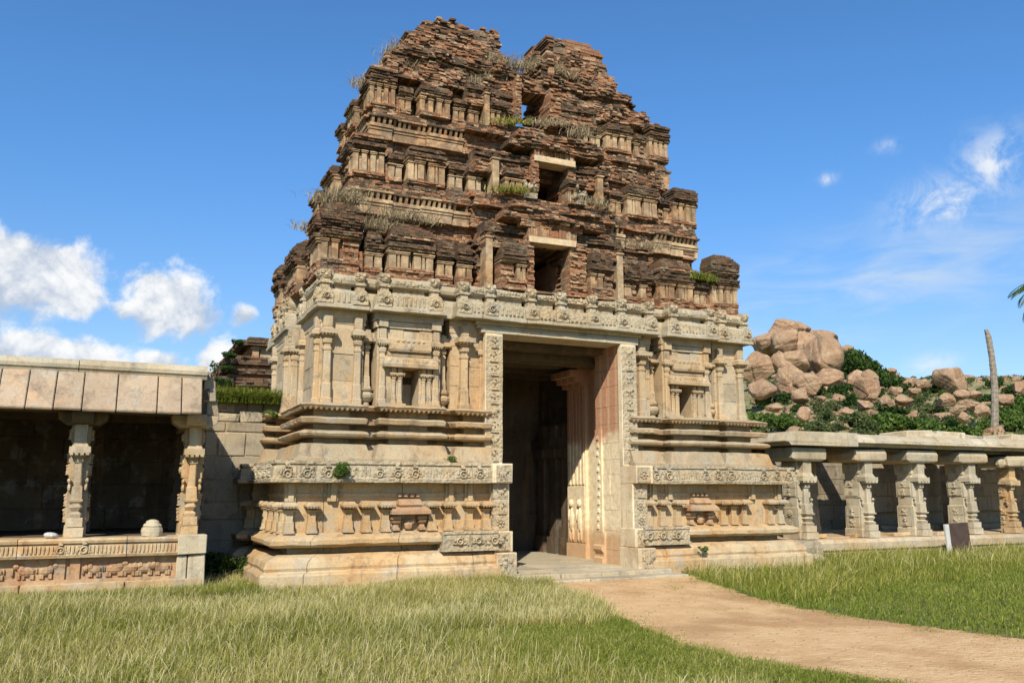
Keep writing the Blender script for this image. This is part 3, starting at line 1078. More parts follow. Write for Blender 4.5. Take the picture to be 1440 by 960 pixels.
for side in (0, 1):
    rng = random.Random(50 + side)
    M = mirror if side else (lambda q: q)
    # upper order of pilasters
    for (T, s, p, w, pr, z0, z1, wd) in ((FR(15.22), 3.34, 0, .17, .13, 3.13, 4.72, 1.0), (FR(15.22), 3.90, 0, .15, .12, 3.13, 4.72, 1.0), (FR(15.22), 5.98, 0, .17, .16, 3.13, 4.74, 1.15), (FR(15.22), 6.38, 0, .12, .04, 3.13, 4.5, 1.0),
                                     (FR(15.10), 4.34, 0, .13, .07, 3.16, 4.56, 0.95), (FR(15.10), 5.38, 0, .13, .07, 3.16, 4.56, .95), (FR(15.10), 4.56, .0, .085, .06, 3.18, 3.84, 1.1), (FR(15.10), 4.68, .0, .085, .06, 3.18, 3.84, 1.1), (FR(15.10), 5.14, .0, .085, .06, 3.18, 3.84, 1.1), (FR(15.10), 5.25, .0, .085, .06, 3.18, 3.84, 1.1),
                                     (LF(3.22), 15.36, 0, .17, .09, 3.13, 4.72, 1), (LF(3.22), 16.72, 0, .17, .09, 3.13, 4.72, 1), (LF(3.48), 17.2, 0, .14, .08, 3.13, 4.6, 1), (FR(17.5), 3.2, 0, .17, .08, 3.13, 4.72, 1), (LF(3.08), 17.62, 0, .17, .09, 3.13, 4.72, 1), (LF(3.08), 19.05, 0, .17, .09, 3.13, 4.72, 1)):
        M(pilaster_mb(T, s, p, z0, z1, w, pr, rng, wd)).build('pilaster', 'stone', TW, wear=0.007, wf=6.0, seed=s)
    # pots with pillars in the recesses
    for s in (4.115, 5.61):
        mb = pilaster_mb(FR(15.46), s, 0.03, 3.42, 4.55, .13, .16, rng, 1.0)
        mb.box(s - .06, s + .06, -.2, .04, 3.2, 4.6)
        mb.T = FR(15.44)
        rr = []
        for z, r_ in ((3.12, .05), (3.15, .07), (3.2, .06), (3.22, .10), (3.28, .15), (3.33, .16), (3.37, .12), (3.39, .09), (3.41, .13), (3.44, .14), (3.46, .07)):
            rr.append([(s + r_ * math.cos(a), 0.12 + r_ * math.sin(a), z) for a in [2 * math.pi * i / 10 for i in range(10)]])
        mb.loft(rr)
        for _ in range(5):
            mb.blob((s + rng.uniform(-.13, .13), .16, rng.uniform(3.36, 3.5)), (.04, .04, .04), 0, 5, 3)
        # stepped roof block above
        mb.box(s - .12, s + .12, -.05, .17, 4.36, 4.5)
        M(mb).build('pot_pilaster', 'stone', TW, wear=0.007, wf=6.0)
    # lower order
    xs = [2.72, 3.10, 3.72, 4.04, 4.38, 5.24, 5.55, 5.97, 6.30] if not side else [2.73, 3.02, 3.72, 4.0, 4.28, 5.42, 5.80, 6.15]
    for s in xs:
        M(low_pilaster_mb(FR(14.86), s, 0.0, 0.90, 1.42, .15, .125, rng)).build('pilaster', 'stone_low', TW, wear=0.007, wf=6.0)
    for T, s in ((LF(2.65), 14.95), (LF(2.65), 15.5), (LF(2.65), 16.1), (LF(2.65), 16.7), (FR(17.3), 2.6), (LF(2.45), 17.45), (LF(2.45), 18.3), (LF(2.45), 19.2)):
        M(low_pilaster_mb(T, s, -0.04, 0.90, 1.42, .15, .125, rng)).build('pilaster', 'stone_low', TW, wear=0.007, wf=6.0)
    # small stub pillars above the caps and holes in the frieze
    for s in (2.73, 3.45, 5.60, 5.98):
        mb = MB(FR(14.86))
        mb.box(s - .09, s + .09, -.05, .06, 1.425, 1.735)
        mb.box(s - .04, s + .05, -.05, .105, 1.425, 1.735)
        M(mb).build('frieze_block', 'stone_low', TW, wear=0.006)
    # shrine front between the lower pilasters
    cx_ = 4.81 if not side else 4.86
    mb = MB(FR(14.82))
    mb.loft([[(cx_ - .36 * e, -.05, z), (cx_ - .36 * e, q, z), (cx_ + .36 * e, q, z), (cx_ + .36 * e, -.05, z)] for z, q, e in ((1.19, .19, .92), (1.20, .23, 1), (1.25, .23, 1), (1.31, .15, .92), (1.33, .10, .8))])
    mb.loft([[(cx_ - .2 * e, -.05, z), (cx_ - .2 * e, q, z), (cx_ + .2 * e, q, z), (cx_ + .2 * e, -.05, z)] for z, q, e in ((1.33, .14, 1), (1.36, .16, 1.08), (1.44, .11, 1), (1.46, .09, .9))])
    ribs(mb, cx_ - .25, cx_ + .25, .2, 1.21, 1.28, 0.05)
    for i in range(4):
        mb.box(cx_ - .2 + i * .11, cx_ - .14 + i * .11, -.05, .06, 1.5, 1.56)
    mb.blob((cx_, 0.03, 1.02), (.09, .07, .1))
    mb.blob((cx_ + .07, 0.05, 1.08), (.05, .05, .05))
    for sg in (-1, 1):
        s = cx_ + sg * .24
        mb.loft([[(s - .06 * e, -.05, z), (s - .06 * e, q, z), (s + .06 * e, q, z), (s + .06 * e, -.05, z)] for z, q, e in ((.92, .1, 1), (.96, .1, 1), (.97, .08, .8), (1.04, .06, .6), (1.05, .1, 1.1), (1.08, .12, 1.2), (1.09, .08, .8), (1.11, .12, 1.4), (1.16, .12, 1.4))])
    M(mb).build('shrine_relief', 'stone_rust', TW, wear=0.007, wf=6.0)

# main cornice with parapet, one ring round the tower
def mpath(half):
    return [(16.0 - x, y) for x, y in half[::-1][:-1]] + half


mb = MB()
full = mpath(P_C)
sweep(mb, full, PR_C, step=0.15)
mb.box(3.6, 12.4, 15.6, 20.1, 5.3, 5.545)
mb.build('cornice', 'stone_pale', TW, wear=0.013, wf=3.5)


def cornice_orn(name, T, xs, ribl, p, seed):
    rng = random.Random(seed)
    for s in xs:
        mb = MB(T)
        a = [math.pi * q / 10 for q in range(11)]
        sh = [(s - .14, 4.93)] + [(s - .15 * math.cos(t), 5.09 + .15 * math.sin(t)) for t in a] + [(s + .14, 4.93)]
        mb.loft([[(u, p - .1, z) for u, z in sh], [(u, p + .02, z) for u, z in sh], [(s + (u - s) * .93, p + .035, 5.05 + (z - 5.05) * .93) for u, z in sh]])
        medallion(mb, s, p + .03, 5.06, 0.072, rng, knob=False)
        # bracket head on the parapet
        mb.box(s - .075, s + .075, -.3, p - .03, 5.2, 5.30)
        mb.box(s - .095, s + .095, -.3, p + .0, 5.305, 5.345)
        mb.box(s - .075, s + .075, -.3, p - .03, 5.35, 5.40)
        mb.blob((s, p - .05, 5.44), (.115, .08, .06), 0, 8, 4)
        mb.box(s - .09, s + .09, -.3, p - .02, 5.46, 5.56)
        mb.blob((s - .06, p - .0, 5.50), (.05, .04, .05), 0, 5, 3)
        mb.blob((s + .06, p - .0, 5.50), (.05, .04, .05), 0, 5, 3)
        mb.build('gable_ornament', 'stone_carved', TW, wear=0.012, wf=7.0, seed=s)
    for a, b_ in ribl:
        mb = MB(T)
        mb.box(a - .01, b_ + .01, -.2, p - .012, 4.95, 5.15)
        mb.box(a - .01, b_ + .01, -.3, -.19, 4.95, 5.47)
        mb.box(a - .01, b_ + .01, -.2, p - .06, 5.36, 5.46)
        ribs(mb, a, b_, p - .002, 4.965, 5.14, 0.085)
        # worn scrolls on the roll above
        n = int((b_ - a) / .06)
        for i in range(n):
            mb.blob((a + (i + .5) * (b_ - a) / n, p - .06, 5.41 + rng.uniform(-.02, .03)), (rng.uniform(.03, .05), .03, rng.uniform(.03, .055)), 0, 5, 3)
        mb.build('ribbed_frieze', 'stone_carved', TW, wear=0.008, wf=5.0)


cornice_orn('c', FR(14.96), (3.24, 3.88, 12.12, 12.76), ((3.42, 3.72), (12.28, 12.6)), -.035, 1)
cornice_orn('c', FR(14.83), (4.30, 5.28, 10.72, 11.7), ((4.5, 5.1), (10.9, 11.5)), -.035, 2)
cornice_orn('c', FR(14.80), (5.86, 6.42, 7.3, 7.98, 8.7, 9.4, 10.1), ((6.02, 6.28), (6.6, 7.12), (7.46, 7.82), (8.15, 8.54), (8.86, 9.24), (9.56, 9.95)), -.035, 3)
cornice_orn('c', LF(3.08), (15.15, 16.7), ((15.35, 16.5),), -.035, 4)
cornice_orn('c', LF(2.98), (17.7, 18.4, 19.05), ((17.9, 18.2),), -.035, 5)

# doorway jambs
rng = random.Random(9)
for side, X, sg in ((0, XJL, -1), (1, XJR, 1)):
    mb = MB()
    x0, x1 = sorted((X, X + sg * 0.36))
    mb.box(x0, x1, 14.97, 15.12, 2.10, 4.615)
    # blocks stepping forward below
    mb.box(min(X + .0, X + sg * .40), max(X, X + sg * .40), 14.51, 15.12, 1.742, 2.098)
    mb.box(min(X, X + sg * .32), max(X, X + sg * .32), 14.66, 15.12, 0.60, 1.738)
    mb.box(min(X - sg * .03, X + sg * .34), max(X - sg * .03, X + sg * .34), 14.56, 15.12, 0.505, 0.87)
    mb.box(min(X - sg * .05, X + sg * .36), max(X - sg * .05, X + sg * .36), 14.42, 15.12, -0.1, 0.50)
    jb = mb.build('door_jamb', 'stone_reveal', TW, wear=0.008, wf=4.0, bevel=0.01)
    c = X + sg * 0.18
    z = 2.14
    n = 9
    for i in range(n):
        mb = MB(FR(14.97))
        h = (4.58 - 2.14) / n
        zz = 2.14 + i * h
        mb.box(c - .172, c + .172, -.1, .012, zz + .006, zz + h - .012)
        figure(mb, c + rng.uniform(-.02, .02), .015, zz + .03, h * .82, rng)
        mb.build('carved_panel', 'stone_carved', jb, wear=0.006, wf=8.0)
    for (Y, z0, z1, nn) in ((14.66, .88, 1.73, 3), (14.56, .52, .86, 1), (14.42, .08, .49, 1), (14.51, 1.76, 2.08, 1)):
        for i in range(nn):
            mb = MB(FR(Y))
            h = (z1 - z0) / nn
            zz = z0 + i * h
            mb.box(c - .15, c + .15, -.1, .012, zz + .008, zz + h - .012)
            figure(mb, c + rng.uniform(-.02, .02), .015, zz + .03, h * .82, rng)
            mb.build('carved_panel', 'stone_carved', jb, wear=0.006, wf=8.0)

# painted reveals of the passage
for side, X, T in ((0, XJL, RF(XJL - .02)), (1, XJR, LF(XJR + .02))):
    rng = random.Random(31 + side)
    mb = MB()
    ashlar(mb, T, 15.125 if side else 15.4, 16.1, 0.1, 4.62, 0.0, rng, bh=(.3, .42), bl=(.35, .7), depth=.3, j=.006, gap=.004)
    mb.T = T
    # foot mouldings of the reveal
    mb.loft([[(15.75, -.2, z), (15.75, q, z), (16.1, q, z), (16.1, -.2, z)] for z, q in ((.1, .10), (.22, .10), (.26, .05), (.33, .06), (.40, .12), (.47, .12), (.5, .05), (.75, .03))])
    mb.box(15.82, 16.08, -.1, .035, .75, 2.9)
    for i in range(12):
        mb.blob((15.95 + rng.uniform(-.05, .05), .04, .85 + i * .17), (.06, .03, .06), 0, 5, 3)
    mb.build('passage_reveal', 'stone_painted', TW, wear=0.006, wf=5.0)
    # inner door frame with guardian reliefs
    mb = MB(T)
    mb.box(16.1, 17.15, -.8, -.40, .1, 4.62)
    mb.box(17.15, 18.0, -.9, -.33, .1, 4.3)
    for i in range(5):
        a = 17.2 + i * .16
        mb.box(a, a + .08, -.4, -.305, 1.75, 4.2)
    mb.box(17.13, 18.02, -.5, -.29, .1, .42)
    mb.box(17.18, 17.98, -.5, -.315, .45, 1.7)
    for i in range(2):
        c = 17.4 + i * .38
        mb.blob((c, -.31, .95), (.09, .06, .28), 0, 8, 5)
        mb.blob((c, -.30, 1.33), (.075, .07, .09), 0, 8, 5)
        mb.blob((c - .07, -.31, .62), (.04, .05, .16), 0, 6, 4)
        mb.blob((c + .07, -.31, .62), (.04, .05, .16), 0, 6, 4)
        mb.blob((c + .11, -.31, 1.05), (.03, .05, .16), 0, 6, 4)
    mb.T = FR(17.15)
    xa, xb = (XJL - .3, XJL - .02 - .33) if side == 0 else (XJR + .02 + .33, XJR + .42)
    mb.T = T
    for i, (q, z0, z1) in enumerate(((-.20, 3.98, 4.08), (-.05, 4.08, 4.2), (.10, 4.2, 4.34), (-.1, 4.34, 4.46))):
        mb.box(17.05, 18.0, -.6, q, z0, z1)
    mb.build('inner_door_frame', 'stone_painted' if side else 'stone_inner_shade', TW, wear=0.008, wf=5.0)
    # chamber wall with engaged pillars
    mb = MB()
    ashlar(mb, T, 18.0, 20.4, 0.1, 4.7, -.62, rng, depth=.3)
    mb.T = T
    for y in (18.35, 18.95, 19.6):
        mb.box(y - .16, y + .16, -.7, -.42, .1, 3.2)
        mb.box(y - .22, y + .22, -.7, -.36, .1, .5)
        mb.box(y - .24, y + .24, -.7, -.34, 2.4, 2.62)
    mb.box(18.0, 20.4, -.7, -.38, 2.62, 2.9)
    mb.box(18.0, 20.4, -.7, -.5, .1, .75)
    mb.build('chamber_wall', 'stone_inner_shade', TW, wear=0.01, wf=4.0)

# lintels, ceiling beams, added light-blocking back wall, steps
mb = MB()
mb.box(6.28, 9.86, 14.99, 15.6, 4.62, 4.72)
mb.box(6.22, 9.92, 15.06, 15.6, 4.722, 4.79)
mb.box(6.18, 9.96, 15.02, 15.6, 4.792, 4.868)
mb.build('lintel', 'stone_pale', TW, wear=0.008, wf=3.0, bevel=0.01)
mb = MB()
mb.box(6.2, 9.9, 15.6, 16.3, 4.64, 4.86)
mb.box(6.2, 9.9, 16.3, 16.9, 4.36, 4.86)
mb.box(5.2, 10.9, 16.9, 20.5, 4.7, 4.86)
for y in (17.6, 18.6, 19.6):
    mb.box(5.3, 10.8, y - .2, y + .2, 4.42, 4.7)
mb.box(6.2, 9.9, 15.75, 16.1, 4.5, 4.64)
mb.build('ceiling_beam', 'stone_inner_shade', TW, wear=0.008, bevel=0.01)
mb = MB()
mb.box(5.2, 7.2, 20.1, 20.5, .05, 4.7)
mb.box(8.9, 10.85, 20.1, 20.5, .05, 4.7)
mb.box(7.2, 8.9, 20.15, 20.5, .05, 4.7)  # closes the rear doorway; wall added to keep light out of the passage
mb.build('back_light_block', 'stone_inner_shade', TW)
# closed fronts of the two inner cores, so no light leaks into the passage
mb = MB()
mb.box(3.6, 5.3, 15.6, 20.4, 0, 5.3)
mb.box(10.8, 12.4, 15.6, 20.4, 0, 5.3)
mb.box(5.25, 6.3, 15.5, 16.4, 0, 4.86)
mb.box(9.85, 10.85, 15.5, 16.4, 0, 4.86)
mb.build('masonry_core', 'stone_inner_shade', TW)
mb = MB()
rng = random.Random(4)
x = 6.6
for (a, b_) in ((6.55, 7.5), (7.5, 8.35), (8.35, 9.1), (9.1, 9.95)):
    mb.jbox(a + .008, b_ - .008, 14.12 + rng.uniform(-.04, .04), 15.0, -.1, .115, .006, rng)
for (a, b_) in ((6.5, 7.7), (7.7, 8.6), (8.6, 10.0)):
    mb.jbox(a + .006, b_ - .006, 15.0, 16.3, -.1, .112, .004, rng)
mb.box(5.2, 10.9, 16.3, 20.6, -.1, .108)
for (a, b_) in ((6.5, 7.9), (7.9, 9.3), (9.3, 10.05)):
    mb.jbox(a + .006, b_ - .006, 13.72 + rng.uniform(-.05, .05), 14.3, -.1, .045, .006, rng)
mb.build('threshold_step', 'stone_pale', TW, wear=0.01, wf=3.0, bevel=0.012)

# ------------------------------------------------------------------ gateway tower: brick tiers
def core_with_hole(mb, x0, x1, y0, y1, z0, z1, hole=None, mi=0):
    if not hole:
        mb.box(x0, x1, y0, y1, z0, z1, mi)
        return
    hx0, hx1, hz0, hz1, hy = hole
    mb.box(x0, hx0, y0, y1, z0, z1, mi)
    mb.box(hx1, x1, y0, y1, z0, z1, mi)
    mb.box(hx0, hx1, y0, y1, z0, hz0, mi)
    if hz1 < z1:
        mb.box(hx0, hx1, y0, y1, hz1, z1, mi)
    if hy < y1:
        mb.box(hx0, hx1, hy, y1, hz0, min(hz1, z1), mi)


def dentil_course(T, a, b_, z, p, rng, parent, ruin=0.05):
    mb = MB(T)
    x = a
    # plaster dado, slab, dentils, slab: stepped with the bays
    cuts = [a]
    while cuts[-1] < b_ - 0.9:
        cuts.append(cuts[-1] + rng.uniform(.38, .85))
    cuts.append(b_)
    for i, (u, v) in enumerate(zip(cuts[:-1], cuts[1:])):
        q = p + (0.05 if i % 2 == 0 else 0.0)
        e = 0.004
        if rng.random() < ruin + .06:
            bricks(mb, T, u, v, z - .34, z + .17, lambda a_, z_: q - .03 + .05 * math.sin(a_ * 9), rng, jit=.03, miss=.06, depth=.35, mif=lambda a_, z_: 0 if rng.random() < .6 else 1)
            continue
        mb.box(u + e, v - e, q - .4, q, z - .30, z - .13, 2)
        mb.box(u + e - .008, v - e + .008, q - .4, q + .02, z - .125, z - .07, 2)
        mb.box(u + e - .01, v - e + .01, q - .3, q + .045, z - .068, z, 2)
        n = max(2, int((v - u) / .105))
        for k_ in range(n):
            c = u + (k_ + .5) * (v - u) / n
            if rng.random() > ruin:
                mb.loft([[(c - .027, q - .2, zz), (c - .027, q + d, zz), (c + .027, q + d, zz), (c + .027, q - .2, zz)] for zz, d in ((z + .002, .01), (z + .06, .04), (z + .128, .07))], 2)
        mb.box(u + e, v - e, q - .35, q - .09, z + .001, z + .13, 1)
        mb.box(u + e - .015, v - e + .015, q - .3, q + .09, z + .13, z + .17, 1 if rng.random() < .5 else 2)
    return mb.build('dentil_course', BM, parent, wear=0.01, wf=6.0)


def tier(name_z, yf, xl, yb, z_base, z_aed, z_top, next_set, elems, side_elems, hole, seed, cp, band=True, ruinR=0.0, fr=(.18, .42, .5)):
    rng = random.Random(seed)
    xr = 16.0 - xl
    mb = MB()
    z_core = z_base - (.62 if band else 0)
    z_w = z_top - .26
    core_with_hole(mb, xl + .32, xr - .32, yf + .42, yb - .3, z_core, z_w + .03, hole, 0)

    def pf(s, z):
        if hole and hole[0] < s < hole[1] and hole[2] < z < hole[3]:
            return None
        c = cp if 6.35 < s < 9.75 else 0.0
        n = 0.035 * math.sin(s * 3.1 + z * 2) + 0.025 * math.sin(s * 7.7 - z * 5)
        if z < z_aed:
            u = min(1.0, max(0.0, (z - z_base - .145) / max(.01, z_aed - z_base - .145)))
            return 0.07 - .10 * u + c + n if z > z_base + .15 or not band else -0.16 + (c if z > z_base - .3 else 0)
        t = (z - z_aed) / (z_top - z_aed)
        q = -0.44 + c * 1.1 + n
        if t > 0.45:
            q += .08 - (t - 0.45) / 0.55 * (next_set - .2)
        return q
    top_mi = lambda s, z: 1 if (z > z_aed + (z_top - z_aed) * .5 or (z_base + .14 < z < z_aed and rng.random() < .6)) else 0
    bricks(mb, FR(yf), xl + .05, xr - .05, z_core, z_w, pf, rng, depth=.36, jit=.02, miss=.03, mif=top_mi)
    pfs = lambda s, z: (pf(2.0, z) if pf(2.0, z) is not None else -0.3)
    for TT in (LF(xl), RF(xr)):
        bricks(mb, TT, yf + .1, yb - .1, z_core, z_w, pfs, rng, depth=.36, jit=.02, miss=.03, mif=top_mi)
    bricks(mb, BK(yb), xl + .1, xr - .1, z_core, z_top, pfs, rng, bl=(.3, .5), bh=.12, depth=.3, jit=.03, miss=.02, mi=0)
    # the central bay runs on up to the broken cornice over its window
    h0, h1 = (hole[0], hole[1]) if hole else (8.0, 8.0)
    ht = hole[3] if hole else z_w
    bricks(mb, FR(yf), 6.42, 9.68, z_w, z_top + .26, lambda s, z: None if (h0 - .02 < s < h1 + .02 and z < ht + .02) else cp - .10 - (z - z_w) * .25 + .05 * math.sin(s * 4.1 + z * 3) + (.07 if z > z_top + .1 else 0), rng, depth=.4, jit=.035, miss=.05, mif=lambda s, z: 1 if z > z_top or rng.random() < .35 else 0)
    mb.box(6.5, h0 - .02, yf + .1, yf + .9, z_w, z_top + .2, 0)
    mb.box(h1 + .02, 9.6, yf + .1, yf + .9, z_w, z_top + .2, 0)
    # sloping rubble ledge up to the next tier
    for i in range(6):
        o = .26 + (next_set - .16) * i / 5
        zz = z_w - .04 + i * .042
        bricks(mb, FR(yf), xl + .05 + o, xr - .05 - o, zz, zz + .05, lambda s, z: None if (hole and hole[0] - .05 < s < hole[1] + .05 and hole[3] > z) else -o + (cp if 6.35 < s < 9.75 else 0) + 0.05 * math.sin(s * 5), rng, depth=.5, jit=.04, miss=.1, mi=1)
        for TT in (LF(xl), RF(xr)):
            bricks(mb, TT, yf + .1 + o, yb - .1 - o, zz, zz + .05, lambda s, z: -o, rng, depth=.5, jit=.04, miss=.1, mi=1)
    t_ob = mb.build('brick_tier', BM, TW)
    if band:
        segs = [(xl - .02, 6.35, 0.0), (9.7, xr + .02, 0.0)]
        for a, b_, p in segs:
            dentil_course(FR(yf), a, b_, z_base, p - .02, rng, t_ob, .04 + (ruinR if a > 8 else 0))
        dentil_course(LF(xl), yf + .02, yf + 2.0, z_base, -.02, rng, t_ob)
        dentil_course(RF(xr), yf + .02, yf + 2.0, z_base, -.02, rng, t_ob)
    for (s, w, kind, p, dz) in elems:
        ru = 0.1 + (ruinR if s > 8 else 0)
        T = FR(yf)
        zt = z_top + dz
        aedicule(T, s, w, z_aed, zt, p, kind, rng, ru, fr=fr).build('miniature_shrine', BM, t_ob, wear=0.006, wf=6)
    for (s, w, kind, p, dz) in side_elems:
        for TT in (LF(xl), RF(xr)):
            aedicule(TT, s, w, z_aed, z_top + dz, p, kind, rng, .25, fr=fr).build('miniature_shrine', BM, t_ob, wear=0.006, wf=6)
    return t_ob, rng


def msym(lst):
    return lst + [(16.0 - s, w, k_, p, dz) for (s, w, k_, p, dz) in lst]


def wpost(parent, T, s, p, z0, z1, w, cap=True):
    mb = MB(T)
    mb.box(s - w / 2, s + w / 2, p - .3, p, z0, z1 - .12, 2)
    mb.box(s - w * .62, s + w * .62, p - .25, p + .03, z1 - .12, z1 - .09, 2)
    mb.blob((s, p - .05, z1 - .045), (w * .72, .1, .06), 1, 8, 4)
    mb.box(s - w * .7, s + w * .7, p - .25, p + .04, z1 - .01, z1 + .03, 1)
    mb.build('tall_post', BM, parent, wear=0.008, wf=6)


# tier 1
e1 = msym([(3.55, .76, 'kuta', 0.0, .32), (4.20, .34, 'panjara', -.06, -.08), (4.92, .96, 'sala', .03, .08), (5.64, .34, 'panjara', -.06, -.08), (6.06, .32, 'single', -.05, -.14), (6.98, .58, 'single', .27, -.02)])
s1 = [(15.75, .8, 'kuta', .0, .2), (16.5, .4, 'panjara', -.05, -.1), (17.7, 1.2, 'sala', .05, .1), (19.0, .4, 'panjara', -.05, -.1), (19.75, .75, 'kuta', 0, .1)]
H1 = (7.46, 8.3, 5.58, 6.62, 17.4)
t1, rng = tier('t1', 15.3, 3.15, 20.1, 5.54, 5.56, 6.68, .5, e1, s1, H1, 11, .22, band=False)
wpost(t1, FR(15.3), 6.5, .16, 5.6, 6.72, .15)
wpost(t1, FR(15.3), 9.55, .16, 5.6, 6.72, .15)


def window_dress(parent, yf, x0, x1, z0, z1, rng, sw, overz, overp, jamb=True, lint=True):
    if lint:
        mb = MB(FR(yf))
        mb.jbox(x0 - .13, x1 + .13, -.3, .05, z1 - .03, z1 + .10, .012, rng)
        mb.build('window_lintel', 'stone_reveal', parent, wear=.008, wf=6)
    mb = MB(FR(yf))
    # soldier course and plaster relieving panel over the lintel
    x = x0 - .12
    while x < x1 + .12:
        w = rng.uniform(.035, .055)
        mb.jbox(x, x + w - .006, -.2, .02 + rng.uniform(-.02, .03), z1 + .105, z1 + .105 + rng.uniform(.16, .22), .006, rng, 0 if rng.random() < .6 else 2)
        x += w
    bricks(mb, mb.T, x0 - .3, x1 + .3, z1 + .3, overz, lambda s, z: .02 + (z - z1 - .3) * .12, rng, jit=.02, mi=0)
    # ragged side walls of the opening
    if jamb:
        bricks(mb, mb.T, x0 - .16, x0, z0, z1 + .1, lambda s, z: .02, rng, depth=.4, jit=.03, bl=(.1, .18))
        bricks(mb, mb.T, x1, x1 + sw, z0, z1 + .1, lambda s, z: -.02 + (x1 - s) * .1, rng, depth=.4, jit=.045, bl=(.09, .16), mif=lambda s, z: 2 if rng.random() < .14 else 0)
    # overhanging broken courses
    zz = overz
    i = 0
    while i < 6:
        p = overp + .05 * math.sin(i * 2.1) - i * .015
        bricks(mb, mb.T, x0 - .75 + .05 * i, x1 + .85 - .04 * i, zz, zz + .062, lambda s, z: p + .07 * math.sin(s * 4 + i), rng, depth=.45, jit=.05, miss=.1, mif=lambda s, z: 0 if rng.random() < .45 else 1)
        zz += .064
        i += 1
    mb.build('window_surround', BM, parent, wear=.006, wf=6)


window_dress(t1, 15.08, 7.46, 8.3, 5.58, 6.62, random.Random(5), .42, 7.02, .10)
# tier 2
e2 = msym([(4.18, .68, 'kuta', 0.0, .22), (4.74, .30, 'panjara', -.06, -.1), (5.38, .86, 'sala', .03, .12), (6.05, .32, 'panjara', -.06, -.1), (6.47, .30, 'single', -.04, -.12), (7.25, .42, 'single', .24, -.12)])
s2 = [(16.22, .66, 'kuta', 0, .05), (16.8, .34, 'panjara', -.05, -.18), (17.75, 1.0, 'sala', .04, .04), (18.7, .34, 'panjara', -.05, -.18), (19.3, .66, 'kuta', 0, .0)]
H2 = (7.86, 8.6, 7.92, 8.62, 17.6)
t2, rng = tier('t2', 15.85, 3.85, 19.65, 7.29, 7.74, 8.46, .42, e2, s2, H2, 22, .22, fr=(.10, .52, .6))
wpost(t2, FR(15.85), 6.86, .2, 7.75, 8.62, .15)
wpost(t2, FR(15.85), 9.40, .2, 7.75, 8.62, .15)
window_dress(t2, 15.63, 7.86, 8.6, 7.92, 8.62, random.Random(6), .2, 8.86, .12)
# tier 3
e3 = msym([(4.55, .58, 'kuta', 0.0, .26), (5.06, .28, 'panjara', -.06, -.06), (5.70, .72, 'sala', .03, .06), (6.28, .26, 'panjara', -.06, -.08), (6.62, .24, 'single', -.04, -.1), (7.15, .4, 'single', .16, -.06)])
e3 = [e for e in e3 if not (8 < e[0] < 9.2)]
s3 = [(16.6, .56, 'kuta', 0, .05), (17.1, .3, 'panjara', -.05, -.15), (17.75, .7, 'sala', .04, .0), (18.4, .3, 'panjara', -.05, -.15), (18.9, .5, 'kuta', 0, -.1)]
H3 = (7.70, 8.46, 9.78, 11.0, 19.5)
t3, rng = tier('t3', 16.3, 4.3, 19.2, 9.09, 9.46, 10.16, .4, e3, s3, H3, 33, .18, ruinR=.25, fr=(.10, .50, .6))
wpost(t3, FR(16.3), 6.86, .16, 9.45, 10.3, .12)

# ruined crown: two broken peaks of bare brick
TOPX = [4.55, 4.72, 5.04, 5.49, 5.85, 6.11, 6.45, 6.72, 7.2, 7.52, 7.60, 7.68, 8.34, 8.42, 8.70, 9.34, 9.9, 10.30, 10.40, 10.47, 10.77, 11.44, 11.7]
TOPZ = [10.5, 10.9, 11.2, 11.72, 12.0, 12.17, 12.08, 12.02, 12.1, 12.18, 11.65, 11.08, 11.04, 11.78, 12.12, 12.40, 12.34, 12.25, 11.95, 11.72, 11.15, 10.55, 10.4]


